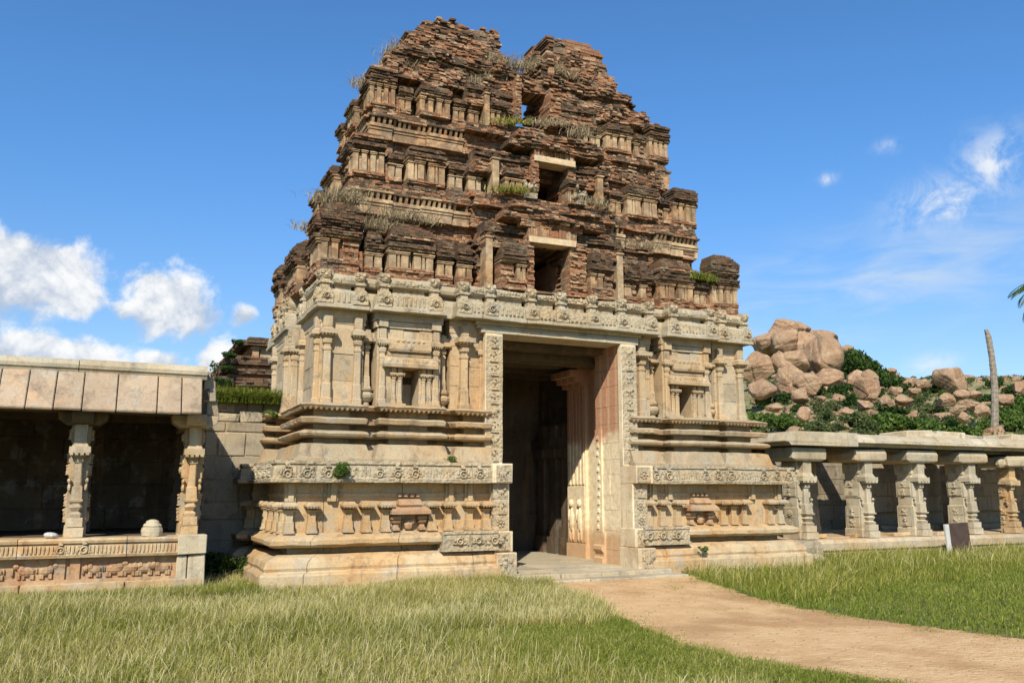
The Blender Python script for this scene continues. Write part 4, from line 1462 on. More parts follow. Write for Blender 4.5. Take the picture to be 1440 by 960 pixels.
def crown(name, x0, x1, seed, yb):
    rng = random.Random(seed)
    mb = MB()

    def top(x):
        return float(np.interp(x, TOPX, TOPZ)) + .2 * (np.interp(x, TOPX, TOPZ) > 11.4) + 0.06 * math.sin(x * 9) + .05 * math.sin(x * 23)

    def pf(s, z):
        if z > top(s) - .02 or (7.68 < s < 8.5 and z < 10.64):
            return None
        st = 0.10 * math.floor((z - 10.3) / .42)
        return -(z - 10.3) * .12 - st + .07 * math.sin(s * 4.3 + z * 3) + .06 * math.sin(s * 9.1 - z * 7) + (.14 if 10.9 < z < 11.15 else 0)
    bricks(mb, FR(16.42), x0, x1, 10.3, 12.6, pf, rng, bl=(.08, .18), bh=.042, depth=.5, jit=.045, miss=.06, mif=lambda s, z: 1 if rng.random() < .42 + .2 * math.sin(z * 7) else 0)
    x = x0
    while x < x1:
        w = min(.16, x1 - x)
        t = min(top(x), top(x + w)) - .06
        if 7.55 < x < 8.6:
            z = 10.68
            while z < t - .02:
                h = min(rng.uniform(.045, .07), t - z)
                mb.jbox(x + rng.uniform(-.04, .04), x + w, 16.5 + rng.uniform(-.05, .05), 17.2, z, z + h * .93, .012, rng, 0 if rng.random() < .5 else 1)
                z += h
        else:
            z = 10.2
            while z < t:
                h = min(.1, t - z)
                o = .22 * (z - 10.3)
                mb.jbox(x, x + w, 16.7 + o, yb - o * .4, z, z + h, .03, rng, 0 if rng.random() < .5 else 1)
                z += h
        x += w
    if x1 > 9:
        mb.box(8.75, 10.2, 17.0, 17.5, 9.7, 11.0, 1)
        mb.jbox(8.62, 8.95, 17.3, 17.6, 9.6, 10.9, .04, rng, 1)
        bricks(mb, FR(16.2), 8.46, 8.72, 9.8, 10.7, lambda s, z: .02 - (8.72 - s) * .25, rng, depth=.5, jit=.05, miss=.05, mi=0)
    else:
        bricks(mb, FR(16.14), 7.56, 7.70, 9.75, 10.7, lambda s, z: .0, rng, bl=(.08, .16), depth=.4, jit=.035, miss=.03, mi=0)
    # backs of the peaks
    bricks(mb, BK(yb), x0, x1, 10.3, 12.5, lambda s, z: None if z > top(s) - .05 or 7.7 < s < 8.45 else -(z - 10.3) * .1, rng, bl=(.2, .4), bh=.09, depth=.4, jit=.05, miss=.05, mi=0)
    mb.build(name, BM, TW)


crown('ruined_peak', 4.5, 7.9, 71, 18.3)
crown('ruined_peak', 7.9, 11.75, 72, 17.6)

# ------------------------------------------------------------------ pillared halls


def hall_pillar(parent, x, yf, z0, z1, rng, mat, depth=.45, w=.36, name='pillar', front=True, cw=.2):
    """square shaft with carved panels on its side and a slim colonnette standing in front"""
    H = z1 - z0
    mb = MB()
    y = yf + .16 + depth / 2
    j = lambda: rng.uniform(-.012, .012)
    mb.spindle(x, y, [(z0, w / 2 * 1.12, depth / 2 * 1.06, .02), (z0 + H * .10, w / 2 * 1.12, depth / 2 * 1.06, .02), (z0 + H * .11, w / 2 * 1.03, depth / 2, .02), (z0 + H * .40, w / 2 * 1.0 + j(), depth / 2, .04), (z0 + H * .41, w / 2 * .94, depth / 2 * .96, .16), (z0 + H * .52, w / 2 * .93, depth / 2 * .96, .16), (z0 + H * .53, w / 2 * .99 + j(), depth / 2, .03), (z0 + H * .76, w / 2 * .98, depth / 2, .03), (z0 + H * .77, w / 2 * .90, depth / 2 * .94, .18), (z0 + H * .84, w / 2 * .90, depth / 2 * .94, .18), (z0 + H * .85, w / 2, depth / 2, .03), (z1, w / 2, depth / 2, .03)])
    # carved side panels
    for T, s0 in ((LF(x - w / 2), y), (RF(x + w / 2), y)):
        mb.T = T
        for t0, t1 in ((.13, .26), (.27, .39), (.55, .65), (.66, .75), (.87, .97)):
            mb.box(s0 - depth * .38, s0 + depth * .38, -.05, .015, z0 + H * t0, z0 + H * t1)
            figure(mb, s0, .018, z0 + H * t0 + .01, H * (t1 - t0) * .9, rng)
    mb.T = None
    lx, sx_ = rng.uniform(-.014, .014), rng.uniform(.95, 1.05)
    lean = lambda v: [(x + (a - x) * sx_ + lx * (c - z0), b_, c) for a, b_, c in v]
    mb.v = lean(mb.v)
    ob = mb.build(name, mat, parent, wear=.016, wf=5.0, bevel=.008, seed=x)
    if front:
        mb = MB()
        q = cw / 2
        yc = yf + q
        mb.box(x - q * 1.45, x + q * 1.45, yf - .06, yf + .3, z0 + .002, z0 + H * .085)
        mb.box(x - q * 1.25, x + q * 1.25, yf - .03, yf + .3, z0 + H * .09, z0 + H * .17)
        mb.spindle(x, yc, [(z0 + H * .17, q * .9, q * .9, .1), (z0 + H * .20, q * 1.1, q * 1.1, .2), (z0 + H * .22, q * .6, q * .6, .3), (z0 + H * .26, q * 1.05, q * 1.0, .3), (z0 + H * .29, q * .75, q * .8, .3), (z0 + H * .31, q * 1.15, q * 1.15, .1), (z0 + H * .325, q * 1.2, q * 1.2, .05), (z0 + H * .33, q * .95, q * .95, .05), (z0 + H * .44, q * .85, q * .85, .05), (z0 + H * .45, q * .66, q * .66, .3), (z0 + H * .65, q * .56, q * .56, .3), (z0 + H * .66, q * .78, q * .78, .3), (z0 + H * .69, q * .78, q * .78, .3), (z0 + H * .70, q * .6, q * .6, .3), (z0 + H * .715, q * .95, q * .95, .3), (z0 + H * .73, q * 1.0, q * 1.0, .2), (z0 + H * .74, q * 1.5, q * 1.4, .05)])
        mb.box(x - q * 1.75, x + q * 1.75, yf - .07, yf + .3, z0 + H * .742, z0 + H * .80)
        for i in range(4):
            c = x - q * 1.3 + i * q * .87
            mb.box(c - q * .28, c + q * .28, yf - .075, yf + .1, z0 + H * .722, z0 + H * .75)
        mb.spindle(x, yc, [(z0 + H * .80, q * 1.4, q * 1.3, .1), (z0 + H * .85, q * 1.0, q * 1.0, .05), (z0 + H, q * 1.05, q * 1.05, .03)])
        # side attendants
        for sg in (-1, 1):
            mb.blob((x + sg * q * 1.45, yf + .12, z0 + H * .50), (.03, .05, .04), 0, 6, 4)
            mb.blob((x + sg * q * 1.4, yf + .12, z0 + H * .44), (.03, .045, .06), 0, 6, 4)
        mb.v = lean(mb.v)
        mb.build('colonnette', mat, ob, wear=.013, wf=6.0, bevel=.005, seed=x)
    return ob


# --- hall on the left
HL = thing('pillared_hall', 'low stone pillared hall with a heavy sloping slab eave, left of the gateway tower', 'hall', (-1.5, 15.0, 0))
rng = random.Random(81)
XA, XB, YP, ZF = -7.0, 1.45, 14.72, .90
mb = MB()
T = FR(YP)
mb.T = T
# carved ribbed coping of the plinth, in long stones
x = XA
while x < 1.0:
    l = rng.uniform(1.1, 1.7)
    e = min(x + l, 1.02)
    if 1.02 - e < .4:
        e = 1.02
    j = rng.uniform(-.012, .012)
    mb.loft([[(x + .005, -.5, z), (x + .005, p + j, z), (e - .005, p + j, z), (e - .005, -.5, z)] for z, p in ((.62, .10), (.66, .115), (.665, .085), (.80, .07), (.805, .04), (.825, .04), (.83, .09), (.87, .10), (.90, .07))])
    ribs(mb, x + .04, e - .04, .08 + j, .675, .795, .055)
    x = e
for s in (-.62, -.32):
    medallion(mb, s, .085, .735, .07, rng)
mb.build('plinth_coping', 'stone_low', HL, wear=.008, wf=5)
mb = MB(T)
mb.box(XA, 1.0, -.4, -.03, .26, .62)
mb.box(XA, 1.0, -.4, .02, .24, .30)
for s in (-3.6, -2.1, -.62, -.42, ):
    mb.box(s - .07, s + .07, -.1, .01, .30, .615)
for s in [-3.2, -2.85, -2.45, -1.8, -1.45, -1.05, -.8, -.15, .12, .33, .55, .8]:
    k_ = rng.uniform(.8, 1.15)
    fl = rng.choice((-1, 1))
    mb.blob((s, -.02, .43), (.12 * k_, .05, .075 * k_), 0, 9, 5)
    mb.blob((s - fl * .07 * k_, -.015, .46), (.06 * k_, .05, .06), 0, 7, 4)
    mb.blob((s - fl * .14 * k_, -.012, .48 + rng.uniform(-.03, .03)), (.05 * k_, .05, .05), 0, 7, 4)
    mb.blob((s - fl * .185 * k_, -.01, .42), (.022, .035, .07), 0, 6, 3)
    mb.blob((s + fl * .13 * k_, -.02, .44), (.012, .03, .05), 0, 5, 3)
    for q in (-.09, -.05, .06, .09):
        mb.blob((s + q * k_ + rng.uniform(-.015, .015), -.02, .355), (.03 * k_, .04, .055), 0, 6, 3)
mb.build('carved_frieze', 'stone_rust', HL, wear=.006, wf=6)
mb = MB(T)
x = XA
while x < 1.3:
    e = min(x + rng.uniform(.9, 1.5), 1.4)
    mb.jbox(x + .005, e - .005, -.5, .10 + rng.uniform(-.02, .02), -.2, .25, .01, rng)
    x = e
mb.build('plinth_base', 'stone_low', HL, wear=.01, wf=4, bevel=.01)
mb = MB(T)
mb.jbox(1.0, 1.43, -.45, .12, .615, .92, .012, rng)
mb.jbox(1.0, 1.16, -.4, .06, -.1, .612, .008, rng)
mb.jbox(1.17, 1.42, -.4, .07, -.1, .612, .008, rng)
mb.build('corner_block', 'stone_pale', HL, wear=.012, wf=4, bevel=.012)
mb = MB()
mb.box(XA, 1.4, 15.1, 18.6, .3, .885)
mb.build('floor_slab', 'stone_inner_shade', HL)
for x in (-4.0, -2.25, -.48, 1.17):
    hall_pillar(HL, x, 14.92, .90, 2.62, rng, 'stone' if x < 1 else 'stone_low', depth=.3, w=.29, cw=.18)
for x in (-4.0, -2.25, -.48, 1.17):
    hall_pillar(HL, x, 16.8, .90, 2.62, rng, 'stone_inner_shade', depth=.34, w=.34, front=False, name='inner_pillar')
# brackets and beams
for x in (-4.0, -2.25, -.48, 1.17):
    mb = MB()
    mb.loft([[(x - a, 14.9, z), (x + a, 14.9, z), (x + a, 15.4, z), (x - a, 15.4, z)] for z, a in ((2.62, .22), (2.70, .34), (2.82, .36))])
    mb.loft([[(x - .15, 14.75 - e, z), (x + .15, 14.75 - e, z), (x + .15, 17.2, z), (x - .15, 17.2, z)] for z, e in ((2.64, 0), (2.72, .08), (2.815, .1))])
    mb.build('bracket', 'stone' if x > 1 else 'stone_inner_shade', HL, wear=.01, bevel=.01)
mb = MB()
mb.box(XA, 1.34, 14.95, 15.38, 2.825, 3.08)
mb.box(XA, 1.34, 16.8, 17.2, 2.825, 3.08)
for x in (-4.0, -2.25, -.48, 1.17):
    mb.box(x - .2, x + .2, 15.38, 18.5, 2.83, 3.07)
mb.box(XA, 1.36, 14.9, 18.6, 3.085, 3.28)
mb.build('beam', 'stone_inner_shade', HL, wear=.008, bevel=.01)
mb = MB()
ashlar(mb, FR(18.6), XA, 1.3, .88, 3.1, 0, rng, depth=.25, j=.015)
ashlar(mb, RF(XA), 15.0, 18.6, .88, 3.1, 0, rng, depth=.25, j=.015)
mb.box(1.15, 1.4, 15.5, 18.9, .88, 3.1)
mb.build('rear_wall', 'stone_hall_shade', HL, wear=.008, bevel=.008)
# eave slabs: big sloping stones
cuts = [-7.2, -6.3, -5.5, -4.6, -3.8, -3.0, -2.3, -1.62, -1.25, -.88, -.50, -.03, .55, .91, 1.22]
for a, b_ in zip(cuts[:-1], cuts[1:]):
    mb = MB()
    y0 = 14.42 + rng.uniform(-.015, .015)
    t = rng.uniform(-.012, .012)
    g = .007
    sl_ = -.05
    # lower edge (front) to upper edge (back)
    mb.hexa([(a + g, y0, 2.79 + t), (b_ - g, y0, 2.79 + t), (b_ - g - sl_ * .0, y0 + .62, 3.25), (a + g, y0 + .62, 3.25), (a + g, y0 - .03, 2.83 + t), (b_ - g, y0 - .03, 2.83 + t), (b_ - g, y0 + .30, 3.44 + t), (a + g, y0 + .30, 3.44 + t)])
    mb.build('eave_slab', 'stone_slab', HL, wear=.008, wf=4, bevel=.012)
# coping along the roof edge: two courses
x = XA
while x < 1.2:
    e = x + rng.uniform(1.0, 2.1)
    if e > 1.0:
        e = 1.30
    mb = MB(FR(14.80))
    h = rng.uniform(-.01, .012)
    mb.loft([[(x + .006, -.7, z), (x + .006, p, z), (e - .006, p, z), (e - .006, -.7, z)] for z, p in ((3.40, .08), (3.445, .10), (3.45, .05), (3.47, .05), (3.475, .09), (3.53, .10), (3.60 + h, .07), (3.63 + h, .0))])
    mb.build('roof_coping', 'stone_pale', HL, wear=.012, wf=3.5)
    x = e
mb = MB()
mb.box(XA, 1.25, 15.2, 18.6, 3.28, 3.56)
# broken end stones on the right
mb.jbox(1.26, 1.46, 14.9, 15.4, 3.06, 3.42, .03, rng)
mb.jbox(1.3, 1.52, 15.0, 15.6, 2.84, 3.05, .03, rng)
mb.jbox(1.27, 1.38, 15.2, 15.9, 3.43, 3.6, .03, rng)
mb.build('roof_slab', 'stone_grey', HL, wear=.015, wf=4, bevel=.012)

# small loose stones on the ledge of the left hall
mb = MB()
rr = []
for z, r_ in ((.905, .155), (.98, .165), (1.03, .15), (1.035, .13), (1.06, .14), (1.09, .12), (1.095, .10), (1.13, .09), (1.15, .05)):
    rr.append([(0.62 + r_ * math.cos(2 * math.pi * i / 14), 14.86 + r_ * .8 * math.sin(2 * math.pi * i / 14), z) for i in range(14)])
mb.loft(rr)
tag(mb.build('carved_finial_stone', 'stone_pale', None, wear=.012, wf=8), 'small pale stepped dome of stone resting on the ledge of the left hall', 'finial stone')
mb = MB()
mb.blob((-.78, 14.8, .945), (.1, .09, .05), 0, 10, 6)
tag(mb.build('loose_stone', 'whitewash', None, wear=.015, wf=9), 'small rounded white stone on the ledge beside the pillar of the left hall', 'stone')

# --- linking wall between hall and tower
LW = thing('boundary_wall', 'rough grey block wall joining the left hall to the side of the tower', 'wall', (2.2, 17.9, 0))
mb = MB()
rng = random.Random(91)
ashlar(mb, FR(17.75), 1.2, 3.2, -.1, 2.95, 0, rng, bh=(.32, .5), bl=(.5, 1.1), depth=.4, j=.02, gap=.01)
mb.build('wall_blocks', 'stone_grey', LW, wear=.014, wf=5, bevel=.015)
mb = MB()
x = 1.3
while x < 3.2:
    w = rng.uniform(.25, .5)
    mb.jbox(x, x + w - .01, 17.74 + rng.uniform(0, .06), 18.3, 2.96, 3.14 + rng.uniform(0, .06), .025, rng)
    x += w
for i in range(6):
    mb.jbox(1.5 + i * .3, 1.8 + i * .3, 17.9 + rng.uniform(0, .1), 18.6, 3.15, 3.5 + rng.uniform(-.05, .08), .03, rng)
mb.build('wall_top', 'stone_grey', LW, wear=.03, wf=4, bevel=.02)

# --- hall on the right
HR = thing('pillared_hall', 'open stone colonnade of carved square pillars under a flat slab roof, right of the tower', 'hall', (20.0, 17.2, 0))
rng = random.Random(101)
YR, ZR = 16.9, .40
px = [16.15, 18.3, 20.25, 22.3, 24.2, 26.3, 28.5, 31.0]
for i, x in enumerate(px):
    if i == 4:
        # slimmer, warmer turned pillar standing further forward
        hall_pillar(HR, x - .1, YR + .05, ZR, 2.28, rng, 'stone_low', depth=.26, w=.26, cw=.26)
    else:
        hall_pillar(HR, x, YR, ZR, 2.36, rng, 'stone_pale', depth=.56, w=.43, cw=.26)
    mb = MB()
    hw = .58 if i != 4 else .46
    zb = 2.36 if i != 4 else 2.28
    mb.loft([[(x - a, YR - .05 - e, z), (x + a, YR - .05 - e, z), (x + a, YR + .9, z), (x - a, YR + .9, z)] for z, a, e in ((zb, hw * .72, 0), (zb + .05, hw * .98, .05), (zb + .22, hw, .07), (zb + .33, hw * (.92 if i else 1), .04))])
    if i == 4:
        mb.blob((x - .52, YR + .1, 2.42), (.14, .16, .15), 0, 9, 5)
        mb.blob((x + .52, YR + .1, 2.40), (.14, .16, .15), 0, 9, 5)
    mb.build('bracket', 'stone' if i % 2 else 'stone_pale', HR, wear=.03, wf=3.5, bevel=.02, seed=x)
for x in px[:5]:
    hall_pillar(HR, x + .1, YR + 2.0, ZR, 2.4, rng, 'stone_grey', depth=.36, w=.36, front=False, name='inner_pillar')
mb = MB()
mb.box(15.6, 34.0, YR + .1, YR + .5, 2.66, 2.745)
mb.box(15.6, 34.0, YR + 2.0, YR + 2.4, 2.42, 2.745)
for x in px:
    mb.box(x - .2, x + .2, YR + .5, YR + 4, 2.5, 2.74)
mb.build('beam', 'stone_inner_shade', HR, wear=.008)
x = 15.42
first = True
while x < 33.6:
    e = x + rng.uniform(1.3, 2.1)
    mb = MB(FR(YR))
    h = rng.uniform(-.02, .03)
    mb.loft([[(x + .008, -2.2, z), (x + .008, p, z), (e - .008, p, z), (e - .008, -2.2, z)] for z, p in ((2.75, .10), (2.82, .16), (2.84, .30), (2.86, .30), (2.98 + h, .20), (3.03 + h, .12), (3.08 + h, .02), (3.1 + h, -.3))])
    n = int((e - x) / .08)
    for i in range(n):
        c = x + (i + .5) * (e - x) / n
        mb.box(c - .024, c + .024, .05, .285, 2.875, 2.91)
    mb.build('roof_slab', 'stone_pale', HR, wear=.02, wf=3.0)
    x = e
# roof edge returning to the tower on the left
mb = MB(LF(15.45))
mb.loft([[(16.6, p, z), (20.2, p, z), (20.2, -2.2, z), (16.6, -2.2, z)] for z, p in ((2.75, .06), (2.82, .12), (2.84, .26), (2.86, .26), (2.99, .16), (3.05, .1), (3.1, -.1))])
mb.build('roof_slab', 'stone_pale', HR, wear=.02, wf=3.0)
mb = MB()
for i in range(9):
    a = 20.2 + i * .8 + rng.uniform(-.2, .2)
    mb.jbox(a, a + rng.uniform(.5, 1.1), YR + .3 + rng.uniform(0, .3), YR + 1.4, 3.06, 3.22 + rng.uniform(0, .1), .05, rng)
mb.build('loose_roof_stones', 'stone_pale', HR, wear=.04, wf=3.0, bevel=.03)
mb = MB()
ashlar(mb, FR(YR + 4.0), 14.6, 21.6, .3, 2.9, 0, rng, depth=.25, j=.012)
mb.build('rear_wall', 'stone_wall_shade', HR, wear=.008, bevel=.008)
mb = MB()
ashlar(mb, FR(YR + 3.0), 21.6, 34, .95, 2.9, 0, rng, depth=.25, j=.012)
mb.box(21.6, 34, YR + 3.3, YR + 4, .3, 2.9)
mb.box(21.6, 34, YR + 2.7, YR + 3.3, .4, .55)
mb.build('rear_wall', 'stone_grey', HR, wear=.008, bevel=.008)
mb = MB()
x = 15.55
while x < 33.8:
    e = x + rng.uniform(1.2, 2.4)
    mb.loft([[(x + .006, YR - .22 - p, z), (e - .006, YR - .22 - p, z), (e - .006, YR + .8, z), (x + .006, YR + .8, z)] for z, p in ((-.1, .0), (.12, .0), (.125, .06), (.30, .07), (.36, .04), (.385, .0))])
    x = e
mb.box(15.6, 34.0, YR + .55, YR + 4.2, .1, .395)
mb.build('plinth', 'stone', HR, wear=.012, wf=4, bevel=.008)
for a, b_, h in ((16.5, 17.0, .09), (18.0, 18.5, .08), (19.4, 20.1, .1), (21.1, 22.1, .08)):
    mb = MB()
    mb.jbox(a, b_, YR + .3, YR + .7, .39, .39 + h, .02, rng)
    mb.build('floor_slab', 'stone_low', HR, wear=.02, bevel=.015)

# tumbled stones by the foot of the tower
for (lab, x0, x1, y0, y1, z1) in (('dark rough boulder wedged between the tower foot and the colonnade', 15.15, 15.75, 16.1, 16.7, .42), ('long pale slab lying in the grass off the right corner of the tower', 13.95, 15.0, 15.3, 16.0, .18)):
    mb = MB()
    rng = random.Random(int(x0 * 10))
    n = 4
    mb.loft([[(x0 + e + rng.uniform(-.04, .04), y0 + e, z), (x1 - e + rng.uniform(-.04, .04), y0 + e * .5, z), (x1 - e, y1 - e, z), (x0 + e, y1 - e, z)] for z, e in ((-.05, .02), (z1 * .6, 0), (z1 * .9, .05), (z1, .12))])
    tag(mb.build('fallen_stone', 'stone_grey' if z1 > .3 else 'stone', None, wear=.03, wf=4, bevel=.03), lab, 'stone')

# sign panel and white marker by the colonnade
pa = onZ(1335, 778, 0.0)
YS = 15.9
qa = onY(1336, 738, YS)
qb = onY(1352, 736, YS)
q0 = onY(1341, 774, YS)
mb = MB()
xw = onY(1329, 740, YS)[0]
mb.hexa([(xw + .06, YS, 0), (xw + .20, YS, 0), (xw + .20, YS + .06, 0), (xw + .06, YS + .06, 0), (xw - .03, YS - .02, .74), (xw + .13, YS - .02, .74), (xw + .13, YS + .04, .74), (xw - .03, YS + .04, .74)])
tag(mb.build('white_marker_slab', 'whitewash', None, wear=.006, wf=8, bevel=.008), 'leaning narrow white slab in the grass against the dark board', 'marker')
SB = thing('dark_board', 'dark brown board standing in the grass in front of the colonnade', 'board', (xw + .5, YS + .1, 0))
mb = MB()
mb.hexa([(xw + .22, YS + .07, .02), (xw + 1.10, YS + .12, .02), (xw + 1.10, YS + .16, .02), (xw + .22, YS + .11, .02), (xw + .13, YS + .05, .76), (xw + 1.0, YS + .10, .78), (xw + 1.0, YS + .14, .78), (xw + .13, YS + .09, .76)])
mb.build('panel', 'board_dark', SB, bevel=.006)
mb = MB()
mb.box(xw + .3, xw + .34, YS + .13, YS + .17, 0, .6)
mb.box(xw + .86, xw + .90, YS + .17, YS + .21, 0, .6)
mb.build('support', 'board_dark', SB)

# --- second ruined tower far behind on the left
FT = thing('ruined_brick_tower', 'distant overgrown ruined brick tower seen above the grassy wall', 'tower', (8.0, 40.0, 0))
rng = random.Random(111)
YF = 36.0
a = onY(306, 540, YF)
bz = onY(345, 466, YF)
x_l, z_b, z_t = a[0], a[2], bz[2]
mb = MB()
xr_ = x_l + 7.0
lev = [(z_b - 3, z_b + .1, 0.3, 0), (z_b, z_b + .3, .0, 1), (z_b + .3, z_b + .5, .4, 0), (z_b + .5, z_b + .7, .1, 1), (z_b + .7, z_b + .9, .5, 0), (z_b + .9, z_b + 1.1, .2, 1), (z_b + 1.5, z_b + 1.85, .9, 1), (z_b + 1.85, z_t - .55, 1.1, 2), (z_t - .55, z_t - .2, .7, 1), (z_t - .2, z_t, 1.2, 1)]
lev[-4:] = [(z_b + 1.1, z_b + 1.25, .7, 1), (z_b + 1.25, z_t - .42, 1.35, 0), (z_t - .42, z_t - .2, .8, 1), (z_t - .2, z_t, 1.3, 1)]
for (z0, z1, o, mi) in lev:
    bricks(mb, FR(YF), x_l + o, xr_ - o, z0, z1, lambda s, z: -o + rng.uniform(-.05, .05) + .12 * math.sin(s * 2.7), rng, bl=(.25, .5), bh=.11, depth=.6, jit=.06, miss=.06, mi=mi if mi != 2 else 0)
    bricks(mb, LF(x_l), YF + o, YF + 6 - o, z0, z1, lambda s, z: -o, rng, bl=(.25, .5), bh=.11, depth=.6, jit=.06, miss=.06, mi=mi if mi != 2 else 0)
    mb.box(x_l + o + .3, xr_ - o - .3, YF + o + .3, YF + 6 - o, z0, z1, 0)
mb.build('brick_body', BM, FT)
zz = z_b + 1.25
for i, u in enumerate((1.35, 2.3, 3.3, 4.2, 5.0)):
    mb = MB(FR(YF))
    s = x_l + u + .2
    mb.box(s - .13, s + .13, -1.4, -.95, zz, z_t - .42, 2)
    mb.box(s - .19, s + .19, -1.4, -.9, z_t - .55, z_t - .46, 2)
    mb.build('plaster_post', BM, FT, wear=.02)
mb = MB(FR(YF))
mb.box(x_l + 1.75, x_l + 2.5, -1.5, -1.05, zz, z_t - .42, 2)
mb.build('plaster_panel', BM, FT)

# ------------------------------------------------------------------ hill with boulders and scrub
RNG = np.random.default_rng(7)
SKY_U = [-3000, 300, 700, 1000, 1060, 1130, 1180, 1220, 1250, 1300, 1360, 1440, 1600, 2200, 4000]
SKY_V = [660, 640, 600, 552, 530, 506, 503, 520, 535, 545, 549, 553, 558, 600, 660]
R0, R1 = 58.0, 170.0


def az_u(x, y):
    """pixel column of the ground direction (used only to lay the ridge height round the viewer)"""
    d = np.array([x, y, 0.0])
    z = d @ FW
    return 720 + F_PX * (d @ RT) / max(z, 1e-3) if z > 0 else 4000


def hill_z(x, y):
    r = math.hypot(x, y)
    if r < R0:
        return -0.3
    u = az_u(x, y)
    v = float(np.interp(u, SKY_U, SKY_V))
    ridge = EYE + (HZ - v) / F_PX * R1 * 0.985
    t = (r - R0) / (R1 - R0)
    n = 0.5 * math.sin(x * .11 + y * .05) + .4 * math.sin(y * .13 - x * .07) + .25 * math.sin(x * .31) * math.cos(y * .27)
    if t <= 1:
        return ridge * (t ** 1.15) + n * min(1, t * 4) * .8 - .3 * (1 - t)
    return ridge * max(0.0, 1 - (t - 1) * 0.9) + n * .8


def hill_hit(u, v):
    d = ray(u, v)
    d = d / math.hypot(d[0], d[1])
    last = R0
    r = R0
    while r < 230:
        p = CAM + d * r
        if p[2] < hill_z(p[0], p[1]):
            return p
        r += 0.5
    p = CAM + d * (R1 - 6)
    p[2] = hill_z(p[0], p[1])
    return p


vs, fs = [], []
NA, NR = 150, 60
for i in range(NA + 1):
    u_ang = YAW + R(-42) + R(112) * i / NA
    for j in range(NR + 1):
        r = R0 + (R1 * 1.9 - R0) * (j / NR)
        x, y = r * math.sin(u_ang), r * math.cos(u_ang)
        vs.append((x, y, hill_z(x, y)))
for i in range(NA):
    for j in range(NR):
        a = i * (NR + 1) + j
        fs.append((a, a + NR + 1, a + NR + 2, a + 1))
me = bpy.data.meshes.new('hill')
me.from_pydata(vs, [], fs)
me.materials.append(MATS['hill_ground'])
me.polygons.foreach_set('use_smooth', np.ones(len(fs), dtype=bool))
ho = bpy.data.objects.new('hill', me)
COL.objects.link(ho)
ho['kind'] = 'structure'


def ico(sub):
    import bmesh
    bm = bmesh.new()
    bmesh.ops.create_icosphere(bm, subdivisions=sub, radius=1.0)
    co = np.array([v.co[:] for v in bm.verts])
    f = [[v.index for v in q.verts] for q in bm.faces]
    bm.free()
    return co, f


ICO4 = ico(5)
ICO3 = ico(4)


def rock_mesh(name, seed, ncut=11, k=14.0, base=ICO3):
    rg = np.random.default_rng(seed)
    co, f = base
    nrm = rg.normal(size=(ncut, 3))
    nrm /= np.linalg.norm(nrm, axis=1)[:, None]
    d = rg.uniform(0.62, 1.0, ncut)
    q = np.maximum(co @ nrm.T, 0) / d[None, :]
    r = np.maximum((q ** k).sum(1) ** (-1.0 / k), 0)
    r = np.minimum(r, 1.15)
    p = co * r[:, None]
    p = wob(p, .06, 2.6, seed)
    p = wob(p, .018, 9.0, seed + 3)
    p = wob(p, .008, 23.0, seed + 5)
    # a crack or two
    for _ in range(2):
        n = rg.normal(size=3)
        n /= np.linalg.norm(n)
        dist = np.abs(p @ n - rg.uniform(-.4, .4) + .05 * np.sin(p[:, 0] * 5))
        p *= (1 - .09 * np.exp(-(dist / .03) ** 2))[:, None]
    me = bpy.data.meshes.new(name)
    me.from_pydata(p.tolist(), [], f)
    me.materials.append(MATS['boulder'])
    me.polygons.foreach_set('use_smooth', np.ones(len(f), dtype=bool))
    return me


